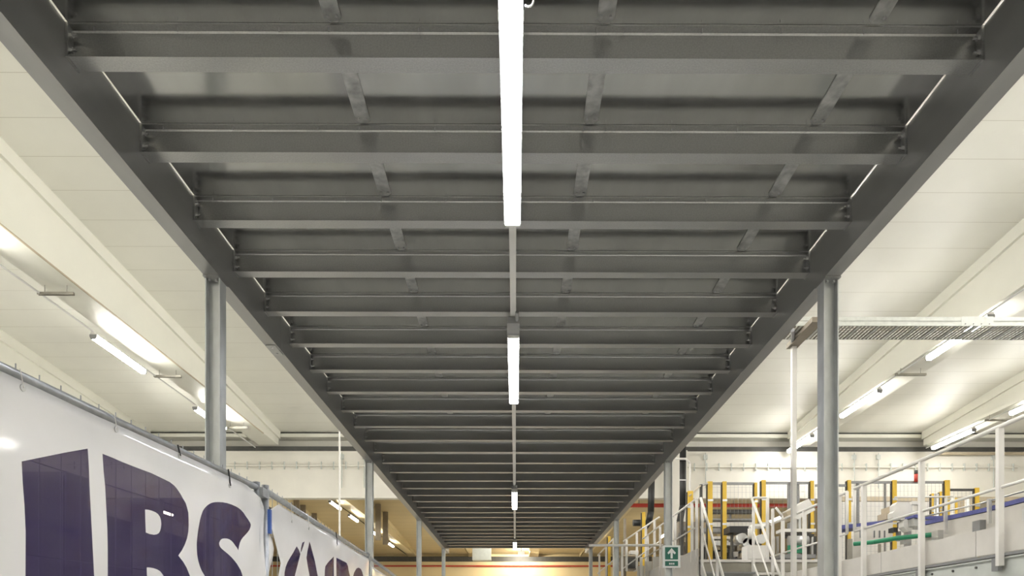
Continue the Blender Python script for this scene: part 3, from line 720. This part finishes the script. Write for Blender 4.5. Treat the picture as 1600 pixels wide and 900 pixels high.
def prail(label, pts, posts, top, mid, base):
    r = thing('railing', label, 'railing', (pts[0][0], pts[0][1], base))
    MB().path([(x, y, top) for x, y in pts], .018, 10).build('handrail', M['rail'], r, smooth=True)
    MB().path([(x, y, mid) for x, y in pts], .013, 8).build('mid_rail', M['rail'], r, smooth=True)
    for x, y in posts: MB().box(x-.02, x+.02, y-.02, y+.02, base, top).build('post', M['rail'], r)
    return r
prail('white railing along the left edge of the stair-head platform', [(2.94, 11.05), (2.94, 15.8)], [(2.94, d) for d in (11.1, 11.4, 12.6, 13.9, 15.2)], 2.19, 1.73, PZ)
prail('short white railing right of the steep stair head', [(3.83, 11.02), (4.06, 11.02)], [(4.06, 11.02)], 2.19, 1.73, PZ)
# stair
st = thing('steep_stair', 'steep white steel stair with handrails right of the direction sign', 'stair', (3.4, 9, FL))
run = 2.05; rise = PZ-FL
for x in (2.98, 3.80):
    mb = MB(); w_ = .012
    mb.hexa([(x-w_, 10.96-run, FL), (x+w_, 10.96-run, FL), (x+w_, 10.98, PZ-.2), (x-w_, 10.98, PZ-.2), (x-w_, 10.96-run, FL+.25), (x+w_, 10.96-run, FL+.25), (x+w_, 10.98, PZ), (x-w_, 10.98, PZ)])
    mb.build('stringer', M['rail'], st)
    MB().tube((x, 11.0, 2.18), (x, 11.0-1.75, 2.18-1.75*rise/run), .02, 10).build('handrail', M['rail'], st, smooth=True)
    MB().tube((x, 11.0, 1.72), (x, 11.0-1.75, 1.72-1.75*rise/run), .014, 8).build('mid_rail', M['rail'], st, smooth=True)
    for d in (10.92, 10.1, 9.4):
        zt_ = 2.18-(11.0-d)*rise/run; MB().box(x-.018, x+.018, d-.018, d+.018, zt_-1.0, zt_).build('post', M['rail'], st)
for k in range(1, 11):
    z = PZ-k*rise/11; y = 10.98-k*run/11; MB().box(2.995, 3.785, y-.02, y+.2, z-.03, z).build('tread', M['grey'], st)
# short stair / post group before the walkway end
t = thing('gate_post', 'white curved gate post where the walkway meets the platform', 'post', (4.33, 11.2, PZ))
p = at(1222, 806, 10.9); q = at(1212, 793, 10.9)
MB().path([(q[0], 10.9, q[2]), (p[0], 10.9, p[2]), (p[0], 10.9, .7)], .02, 8).build('bar', M['rail'], t, smooth=True)
t2 = at(1209, 795, 10.85)
MB().box(t2[0]-.035, t2[0]+.0, 10.83, 10.87, .7, t2[2]).build('post', M['rail'], t)

# yellow guard posts, dark frames and wire panels
GD = 14.2
def gpost(px, y0, y1, wpx, label, D=GD, side=True):
    a = at(px, y0, D); b_ = at(px, y1, D); w_ = wpx/F*D/2
    b_ = (b_[0], b_[1], PZ if px > 1060 else FL); t = thing('guard_post', label, 'guard post', (a[0], D, b_[2]), 'yellow machine guard posts')
    MB().box(a[0]-w_, a[0]+w_, D, D+.08, b_[2], a[2]).build('post', M['yellow'], t)
    MB().box(a[0]-w_-(.028 if side else -2*w_), a[0]-w_-.001 if side else a[0]+w_+.028, D+.03, D+.07, b_[2], a[2]-.02).build('frame_edge', M['dark'], t)
    for f in (.2, .45):
        z = a[2]+(b_[2]-a[2])*f; MB().box(a[0]-w_-.01, a[0]+w_+.01, D-.012, D-.001, z-.02, z+.02).build('hinge_clip', M['silver'], t)
    return t
gp = [(1110, 752, 874, 7, 'tall yellow guard post, left one of the pair left of the steep stair head'), (1132.5, 752, 874, 6, 'tall yellow guard post, right one of the pair left of the steep stair head'),
      (1181.5, 754, 822, 4, 'slim yellow guard post inside the stair-head railing loop'), (1193.8, 750, 826, 6, 'yellow guard post at the right of the stair-head railing loop'),
      (1269.5, 751, 830, 5, 'yellow guard post just left of the nearest right column'), (1327.5, 750, 822, 5, 'yellow guard post just right of the nearest right column'),
      (1398.5, 750, 790, 6, 'yellow guard post above the white machine head'), (1481, 750, 803, 7, 'yellow guard post right of the red beacon')]
for g in gp: gpost(*g)
gpost(1079, 767, 862, 8, 'wide yellow guard post behind the platform railing', 13.0)
gpost(1527.5, 762, 796, 6, 'yellow guard post furthest right behind the blue belt', 14.6)
gpost(1458, 771, 802, 3, 'thin yellow post, left of two inside the wired cell', 15.6)
gpost(1471.5, 768, 802, 4, 'thin yellow post, right of two inside the wired cell', 15.6)
gpost(1494.5, 778, 802, 4, 'short yellow post behind the blue belt', 15.6)
gpost(952, 838, 897, 4, 'yellow guard post left of the third right column', 19.0)
gpost(1006, 800, 884, 5, 'yellow guard post under the black duct', 17.5)
gpost(1022, 868, 884, 5, 'short yellow post low beside the white concrete column', 17.0)
def guard(pa, pb, ytop, ybot, label, D=GD, m='grey'):
    a = at(pa, ytop, D); b_ = at(pb, ybot, D)
    b_ = (b_[0], b_[1], PZ); t = thing('wire_guard', label, 'guard panel', (a[0], D, b_[2]), 'wire guard panels')
    b_ = at(pb, ybot, D); x0, x1, z0, z1 = a[0], b_[0], PZ, a[2]
    MB().box(x0, x1, D+.03, D+.06, z1-.05, z1).build('top_bar', M[m], t)
    MB().box(x0, x1, D+.03, D+.06, z0, z0+.03).build('bottom_bar', M[m], t)
    mb = MB(); n = max(2, int((x1-x0)/.08))
    for k in range(n+1): x = x0+(x1-x0)*k/n; mb.box(x-.0015, x+.0015, D+.04, D+.045, z0+.03, z1-.05)
    n = max(2, int((z1-z0)/.1))
    for k in range(1, n): z = z0+(z1-z0)*k/n; mb.box(x0, x1, D+.046, D+.049, z-.0015, z+.0015)
    mb.build('wire_mesh', M['fence'], t)
    return t
for a, b_, yt, yb, lab in ((1114, 1129, 753, 872, 'narrow wire guard panel between the pair of tall yellow posts'), (1136, 1179, 753, 872, 'wire guard panel left of the stair-head railing loop'),
        (1197, 1232, 752, 830, 'wire guard panel right of the stair-head railing loop'), (1236, 1266, 752, 830, 'wire guard panel behind the tray support post'),
        (1275, 1324, 756, 830, 'wire guard panel behind the nearest right column'), (1331, 1394, 751, 830, 'wire guard panel right of the nearest right column'), (1402, 1476, 751, 803, 'wire guard panel under the red beacon')):
    guard(a, b_, yt, yb, lab)
guard(1486, 1524, 763, 797, 'small wire guard panel furthest right', 14.6, 'dark')
for px, w_, lab in ((1233.5, 4, 'grey guard stanchion right of the railing loop'), (1247.5, 3, 'grey guard stanchion beside the tray support post'), (1341, 4, 'silver guard stanchion beside the walkway railing end'), (1384, 1.5, 'thin dark stanchion before the machine head')):
    a = at(px, 753, GD+.1); mb = MB(); mb.box(a[0]-w_/F*GD/2, a[0]+w_/F*GD/2, GD+.1, GD+.16, PZ, a[2]); tag(mb.build('guard_stanchion', M['grey']), lab, 'post')
a = at(1095, 757, 13.6); b_ = at(1105, 754, GD-.04)
t = thing('corner_guard_frame', 'dark bent guard frame left of the tall yellow posts', 'guard frame', (a[0], 13.6, PZ))
MB().box(a[0]-.02, a[0]+.03, 13.58, 13.63, PZ, a[2]).build('upright', M['dark'], t)
MB().path([(a[0], 13.6, a[2]-.02), (b_[0], GD-.03, b_[2]-.02)], .025, 6).build('top_bar', M['grey'], t)
c = at(1077, 775, 12.9); MB().path([(a[0], 13.6, a[2]-.02), (c[0], 12.9, c[2])], .015, 6).build('bend_bar', M['tan'], t)

# long machine behind the guard posts
def pbox(name, pa, ya, pb, yb, D, dep, m, label, cat, bev=0):
    a = at(pa, ya, D); b_ = at(pb, yb, D)
    mb = MB(); mb.box(a[0], b_[0], D, D+dep, b_[2] if bev == 0 else bev, a[2]); return tag(mb.build(name, M[m]), label, cat)
def part_px(t, name, pa, ya, pb, yb, D, dep, m):
    a = at(pa, ya, D); b_ = at(pb, yb, D); return MB().box(a[0], b_[0], D, D+dep, b_[2], a[2]).build(name, M[m], t)
t = thing('roller_machine', 'long low packing machine behind the tall yellow guard posts', 'machine', at(1150, 872, 15))
for nm, y0, y1, m in (('upper_rail', 796, 800, 'dark'), ('rail', 810, 813, 'grey'), ('white_beam', 816, 823, 'rail'), ('dark_beam', 825, 831, 'grey'), ('lower_white_beam', 838, 842, 'rail'), ('roller', 847, 852, 'silver')):
    part_px(t, nm, 1100 if nm != 'white_beam' else 1112, y0, 1180, y1, 15.0, .3, m)
for x in (1104, 1140, 1176): part_px(t, 'frame_leg', x, 796, x+3, 906.5, 15.31, .08, 'grey')
part_px(t, 'base_frame', 1100, 848, 1180, 872, 15.5, .3, 'dark')
for x, y, m in ((1118, 852, 'tan'), (1130, 856, 'grey'), (1140, 850, 'brown'), (1152, 853, 'tan'), (1161, 857, 'grey'), (1121, 862, 'brown'), (1146, 862, 'silver'), (1157, 864, 'tan')):
    part_px(t, 'motor_block', x, y, x+7, y+7, 15.1, .2, m)
t = thing('black_motor_unit', 'black cover with white pipe bend behind the right tall yellow post', 'machine', at(1155, 833, 14.0))
part_px(t, 'cover', 1140, 822, 1180, 832, 13.6, .4, 'black'); part_px(t, 'stem', 1143, 832, 1146, 872, 13.7, .08, 'dark')
p = [at(1172, 842, 12.6), at(1172, 826, 12.6), at(1176, 823, 12.6), at(1199, 822, 12.6)]; MB().path(p, .045, 10).build('white_pipe', M['rail'], t, smooth=True)
for x, y, r in ((1160, 841, .1), (1168, 848, .09), (1176, 846, .08), (1190, 842, .09)):
    c = at(x, y, 12.8); MB().tube(c, (c[0], c[1]+.25, c[2]), r, 12).build('valve', M['silver' if x != 1176 else 'dark'], t, smooth=True)
t = thing('control_cabinet', 'small white control cabinet on the platform at the stair head', 'cabinet', at(1183, 874, 11.6))
part_px(t, 'body', 1168, 852, 1198, 874, 11.6, .3, 'white_metal'); part_px(t, 'door', 1171, 853.5, 1196, 873, 11.58, .019, 'rail')
# tilted white hopper
t = thing('tilted_hopper', 'tilted white hopper left of the nearest right column', 'hopper', at(1255, 812, 12.8))
q = [at(1238, 794, 12.8), at(1246, 812, 12.8), at(1274, 797, 12.8), at(1264, 779, 12.8)]
mb = MB(); mb.hexa([q[1], q[2], (q[2][0], 13.3, q[2][2]), (q[1][0], 13.3, q[1][2]), q[0], q[3], (q[3][0], 13.3, q[3][2]), (q[0][0], 13.3, q[0][2])]); mb.build('hopper_box', M['white_metal'], t)
q = [at(1228, 800, 12.9), at(1237, 813, 12.9), at(1245, 812, 12.85), at(1238, 796, 12.85)]
mb = MB(); mb.hexa([q[1], q[2], (q[2][0], 13.25, q[2][2]), (q[1][0], 13.25, q[1][2]), q[0], q[3], (q[3][0], 13.25, q[3][2]), (q[0][0], 13.25, q[0][2])]); mb.build('tan_flap', M['tan'], t)
part_px(t, 'stand', 1248, 808, 1252, 874, 13.0, .1, 'silver')
t = thing('roller_conveyor', 'silver roller conveyor with green side strip behind the gate post', 'conveyor', at(1245, 872, 12.4))
a = at(1232, 845, 12.4); b_ = at(1262, 845, 12.4); MB().tube(a, b_, .09, 16).build('roller', M['silver'], t, smooth=True)
part_px(t, 'top_frame', 1222, 826, 1275, 831, 12.45, .3, 'rail'); part_px(t, 'dark_gap', 1230, 834, 1272, 838, 12.5, .3, 'dark'); part_px(t, 'green_strip', 1232, 852, 1256, 864, 12.3, .05, 'green')
part_px(t, 'lower_frame', 1218, 866, 1275, 872, 12.3, .3, 'grey'); part_px(t, 'motor', 1262, 838, 1276, 868, 12.7, .3, 'dark'); part_px(t, 'stand_leg', 1222, 831, 1226, 873, 12.42, .06, 'tan')
for x in (1208, 1214, 1268): part_px(t, 'leg', x, 838, x+3, 873, 12.6, .06, 'silver')

# duct, column-side machinery
t = thing('black_duct', 'thick black duct hanging right of the second right column', 'duct', at(1067, 830, 15.5))
p = [(at(1067, 722, 15.5)[0], 15.5, roof1(15.5)-.01), at(1067, 722, 15.5), at(1067, 790, 15.5), at(1062, 815, 15.5), at(1066, 850, 15.5)]
MB().path(p, .075, 12).build('hose', M['black'], t, smooth=True)
a = at(1067, 750, 15.42); MB().box(a[0]-.085, a[0]+.085, 15.41, 15.43, a[2]-.012, a[2]+.012).build('clamp_band', M['silver'], t)
MB().path([at(1078, 800, 15.3), at(1078, 724, 15.3), at(1072, 717, 15.3), at(1056, 717, 15.3)], .025, 8).build('white_frame_pipe', M['rail'], t, smooth=True)
t = thing('black_duct', 'black duct with elbow above the third right column railing', 'duct', at(1018, 830, 17.8))
MB().path([(at(1018, 752, 17.8)[0], 17.8, roof1(17.8)-.01), at(1018, 752, 17.8), at(1017, 800, 17.8), at(1014, 815, 17.8), at(1006, 826, 17.8)], .085, 12).build('hose', M['black'], t, smooth=True)
MB().tube(at(989, 817, 17.9), at(1008, 817, 17.9), .085, 12).build('side_drum', M['black'], t, smooth=True)
for pa, yt, yb, lab in ((1057, 800, 870, 'dark machine frame behind the platform railing, left of the wide yellow post'),):
    t = thing('process_machine', lab, 'machine', at(pa, yb, 13.6))
    part_px(t, 'back_panel', 1060, 815, 1090, 866, 13.75, .2, 'brown'); part_px(t, 'upright', 1064, 800, 1068, 866, 13.5, .1, 'dark')
    for x, y, m in ((1070, 822, 'grey'), (1069, 840, 'tan'), (1072, 852, 'silver'), (1062, 832, 'dark')): part_px(t, 'block', x, y, x+8, y+7, 13.6, .12, m)
# area around the third right column
t = thing('cabinet', 'brown glazed cabinet behind the third right column', 'cabinet', at(984, 890, 17.7))
part_px(t, 'body', 972, 868, 994, 890, 17.7, .5, 'brown'); part_px(t, 'glass_door', 980, 871, 993, 888, 17.68, .018, 'dark'); part_px(t, 'frame', 971, 867, 997, 869, 17.66, .5, 'tan'); part_px(t, 'frame', 994.5, 869, 997, 891, 17.66, .5, 'rail')
t = thing('crosswise_guard_rail', 'pale horizontal guard bar between the third and second right columns', 'guard rail', at(980, 855, 14.1))
MB().tube(at(920, 852, 14.3), at(1036, 852, 14.3), .028, 10).build('bar', M['rail'], t, smooth=True)
for x in (972, 1034): a = at(x, 852, 14.33); MB().box(a[0]-.02, a[0]+.02, 14.3, 14.36, FL, a[2]).build('post', M['rail'], t)
def skew_rail(label, top, mid, posts, D0, D1):
    r = thing('railing', label, 'railing', at(top[0][0], 900, D0))
    MB().path([at(*top[0], D0), at(*top[1], D1)], .02, 8).build('handrail', M['rail'], r, smooth=True)
    MB().path([at(*mid[0], D0), at(*mid[1], D1)], .015, 8).build('mid_rail', M['rail'], r, smooth=True)
    for f, yb in posts:
        x = top[0][0]+(top[1][0]-top[0][0])*f
        A = Vector(at(*top[0], D0)); B = Vector(at(*top[1], D1)); p = A+(B-A)*f
        MB().box(p.x-.025, p.x+.025, p.y-.02, p.y+.02, p.z-(yb/F*p.y), p.z).build('post', M['rail'], r)
    return r
skew_rail('white sloping railing between the second and third right columns', ((1030, 808), (974, 846)), ((1030, 846), (974, 888)), ((.12, 70), (.35, 60), (.6, 56), (.9, 50)), 15.6, 17.2)
skew_rail('white sloping railing left of the third right column', ((962, 838), (934, 868)), ((962, 872), (934, 896)), ((.1, 60), (.5, 50), (.9, 40)), 17.6, 19.6)
t = thing('white_side_cover', 'row of white cover plates beside the direction sign', 'cover', at(1020, 900, 15.2))
for i, x in enumerate((996, 1008, 1020)): part_px(t, 'plate', x, 884-i*7, x+11, 900, 15.2-.2*i, .05, 'beige')
part_px(t, 'cover_post', 1000, 870, 1004, 900, 15.1, .05, 'rail')
pbox('white_lamp_box', 985, 860, 998, 866, 17.7, .3, 'white_metal', 'small white box above the brown cabinet', 'box')
pbox('support_frame', 975, 810, 978.5, 890, 18.0, .1, 'brown', 'brown steel upright behind the third right column', 'post', FL)

# ------------------------------------------------------------------ right-hand conveyor group
t = thing('belt_conveyor', 'blue belt conveyor rising behind the walkway on the right', 'conveyor', (6.2, 8, 1.2))
pth = [(6.2, 6.5, 1.66), (6.2, 9.0, 1.66), (6.2, 10.35, 1.70)]
for i, (A, B) in enumerate(zip(pth, pth[1:])):
    x0, y0, z0 = A; x1, y1, z1 = B
    mb = MB(); mb.hexa([(x0-.02, y0, z0-.055), (x0+.5, y0, z0-.055), (x1+.5, y1, z1-.055), (x1-.02, y1, z1-.055), (x0-.02, y0, z0), (x0+.5, y0, z0), (x1+.5, y1, z1), (x1-.02, y1, z1)]); mb.build('belt', M['blue'], t)
    mb = MB(); mb.hexa([(x0, y0, z0-.34), (x0+.48, y0, z0-.34), (x1+.48, y1, z1-.34), (x1, y1, z1-.34), (x0, y0, z0-.06), (x0+.48, y0, z0-.06), (x1+.48, y1, z1-.06), (x1, y1, z1-.06)]); mb.build('side_frame', M['beige'], t)
MB().path([(x-.06, y, z+.06) for x, y, z in pth], .012, 8).build('guide_rail', M['silver'], t, smooth=True)
for i, d in enumerate((7.0, 7.9, 8.8, 9.7)):
    MB().box(6.10, 6.14, d, d+.04, 1.42, 1.74).build('rail_bracket', M['silver'], t)
    MB().box(6.12, 6.2, d+.2, d+.35, 1.34, 1.5).build('bearing_block', M['silver' if i % 2 else 'grey'], t)
for d in (7.2, 9.6): MB().box(6.4, 6.5, d, d+.1, FL, 1.34).build('leg', M['silver'], t)
t = thing('curved_return_belt', 'pale curved belt guard under the blue belt', 'conveyor', at(1470, 823, 10.6))
cpts = []
for k in range(13):
    f = k/12; x = 1428+(1502-1428)*f; y = 812+8*math.sin(f*math.pi*.5)-10*f*f; cpts.append((x, y))
mb = MB()
for (xa, ya), (xb, yb) in zip(cpts, cpts[1:]):
    a = at(xa, ya-5, 10.6); b_ = at(xb, yb-5, 10.6); a2 = at(xa, ya+9, 10.6); b2 = at(xb, yb+9, 10.6)
    mb.hexa([a2, b2, (b2[0], 10.9, b2[2]), (a2[0], 10.9, a2[2]), a, b_, (b_[0], 10.9, b_[2]), (a[0], 10.9, a[2])])
mb.build('side_wall', M['silver'], t)
mb = MB()
for (xa, ya), (xb, yb) in zip(cpts, cpts[1:]):
    a = at(xa, ya-9, 10.55); b_ = at(xb, yb-9, 10.55); a2 = at(xa, ya-4, 10.55); b2 = at(xb, yb-4, 10.55)
    mb.hexa([a2, b2, (b2[0], 10.95, b2[2]), (a2[0], 10.95, a2[2]), a, b_, (b_[0], 10.95, b_[2]), (a[0], 10.95, a[2])])
mb.build('belt', M['blue'], t)
t = thing('tan_conveyor', 'tan sided conveyor with dark blue bottles edge right of the nearest right column', 'conveyor', at(1365, 846, 11.8))
q = [at(1334, 848, 12.4), at(1395, 842, 11.5), at(1395, 816, 11.5), at(1334, 824, 12.4)]
mb = MB(); mb.hexa([q[0], q[1], (q[1][0]+.2, q[1][1]+.4, q[1][2]), (q[0][0]+.2, q[0][1]+.4, q[0][2]), q[3], q[2], (q[2][0]+.2, q[2][1]+.4, q[2][2]), (q[3][0]+.2, q[3][1]+.4, q[3][2])]); mb.build('side_panel', M['beige'], t)
q = [at(1300, 829, 12.9), at(1395, 817, 11.6), at(1395, 812, 11.6), at(1300, 822, 12.9)]
mb = MB(); mb.hexa([q[0], q[1], (q[1][0]+.2, q[1][1]+.4, q[1][2]), (q[0][0]+.2, q[0][1]+.4, q[0][2]), q[3], q[2], (q[2][0]+.2, q[2][1]+.4, q[2][2]), (q[3][0]+.2, q[3][1]+.4, q[3][2])]); mb.build('belt', M['blue'], t)
for x in (1344, 1352, 1366, 1374, 1382): part_px(t, 'bolt_bracket', x, 829, x+1.5, 840, 11.15+.0*x, .03, 'grey')
part_px(t, 'dark_motor', 1396, 824, 1403, 831, 10.9, .15, 'black')
t = thing('green_guide', 'green guide rail under the tan conveyor and machine head', 'guide rail', at(1400, 845, 10.4))
MB().path([at(1334, 850, 11.0), at(1365, 847, 10.8), at(1400, 841, 10.6), at(1440, 837, 10.3), at(1492, 832, 9.8)], .035, 8).build('rail_bar', M['green'], t)
t = thing('machine_leg_frame', 'grey steel legs and shadowy panel under the tan conveyor', 'machine', at(1350, 878, 11.6))
part_px(t, 'panel', 1332, 852, 1353, 876, 12.1, .05, 'beige'); part_px(t, 'leg', 1327, 842, 1332, 876, 11.6, .08, 'strut'); part_px(t, 'leg', 1374, 850, 1377, 864, 11.3, .05, 'strut'); part_px(t, 'foot', 1320, 875, 1334, 878, 11.5, .1, 'strut')
t = thing('dosing_machine', 'white rounded machine head with nozzle above the green guide rail', 'machine', at(1412, 850, 10.8))
def rbox(t, name, pa, ya, pb, yb, D, dep, m, c=.12):
    a = at(pa, ya, D); b_ = at(pb, yb, D); x0, x1, z0, z1 = a[0], b_[0], b_[2], a[2]; r = min(x1-x0, z1-z0)*c*2
    poly = [(x0+r, z0), (x1-r, z0), (x1, z0+r), (x1, z1-r), (x1-r, z1), (x0+r, z1), (x0, z1-r), (x0, z0+r)]
    return MB().prism(poly, 'y', D, D+dep).build(name, M[m], t)
rbox(t, 'upper_housing', 1398, 784, 1424, 806, 10.96, .15, 'white_metal'); rbox(t, 'cross_arm', 1395, 798, 1430, 812, 10.8, .15, 'white_metal'); rbox(t, 'lower_housing', 1412, 808, 1429, 830, 10.75, .15, 'white_metal', .2)
part_px(t, 'window', 1407, 815, 1412, 824, 10.9, .1, 'dark'); part_px(t, 'nozzle', 1418, 830, 1424, 852, 10.8, .1, 'silver'); part_px(t, 'side_arm', 1425, 783, 1444, 788, 11.2, .1, 'white_metal'); part_px(t, 'post', 1433, 786, 1436, 806, 11.3, .08, 'rail')
part_px(t, 'bracket', 1411, 840, 1416, 850, 10.7, .08, 'silver'); part_px(t, 'bracket', 1404, 830, 1408, 845, 10.9, .08, 'grey')
t = thing('warning_beacon', 'red warning beacon on top of the wire guard', 'beacon', at(1431.5, 753, GD))
a = at(1431.5, 753, GD); MB().tube((a[0], GD, a[2]), (a[0], GD, a[2]+.16), .04, 14).build('red_lens', M['red'], t, smooth=True); MB().tube((a[0], GD, a[2]+.16), (a[0], GD, a[2]+.24), .038, 14).build('cap', M['dark'], t, smooth=True)
# white rail that crosses behind the wired cell
t = thing('crosswise_rail', 'white horizontal rail crossing behind the nearest railing posts', 'rail', at(1400, 780, 13.6))
MB().tube(at(1398, 777, 13.6), at(1490, 776, 13.6), .018, 8).build('bar', M['rail'], t, smooth=True)
for x in (1436, 1478): a = at(x, 777, 13.6); MB().box(a[0]-.02, a[0]+.02, 13.58, 13.62, PZ, a[2]).build('post', M['rail'], t)
for x, y0, y1, m, lab in ((1463, 772, 802, 'silver', 'silver cylinder left inside the wired cell'), (1475.5, 770, 802, 'rail', 'white cylinder inside the wired cell'), (1488, 775, 802, 'rail', 'white cylinder right of the yellow guard post'), (1511, 780, 800, 'rail', 'short white cylinder behind the blue belt')):
    a = at(x, y0, 15.2); b_ = at(x, y1, 15.2); tag(MB().tube((a[0], 15.2, PZ), (a[0], 15.2, a[2]), .045, 12).build('machine_cylinder', M[m], smooth=True), lab, 'cylinder')
pbox('brown_crate', 1500, 783, 1524, 800, 15.8, .5, 'tan', 'tan crate behind the short white cylinder', 'crate', PZ)
# stack of tan cartons
for x0, y0, x1, y1, lab in ((1385, 801, 1403, 811, 'lower tan carton on the tan conveyor'), (1391, 791, 1406, 800.8, 'upper tan carton leaning on the tan conveyor stack')):
    pbox('carton', x0, y0, x1, y1, 12.0, .3, 'tan', lab, 'carton')
# white panel standing in for the brightly lit area behind the cell
pbox('white_panel', 1292, 784, 1470, 830, 17.4, .08, 'white_metal', 'large white panel in place of the bright lit area behind the right guard panels', 'partition', FL)
pbox('white_panel', 1104, 842, 1180, 850, 17.4, .08, 'white_metal', 'low white partition behind the long packing machine', 'partition', FL)
pbox('tan_beam', 1292, 776, 1600, 783, 18.0, .2, 'tan', 'long tan beam above the large white panel', 'beam')
for o in bpy.data.objects:
    if '_o' in o: del o['_o']
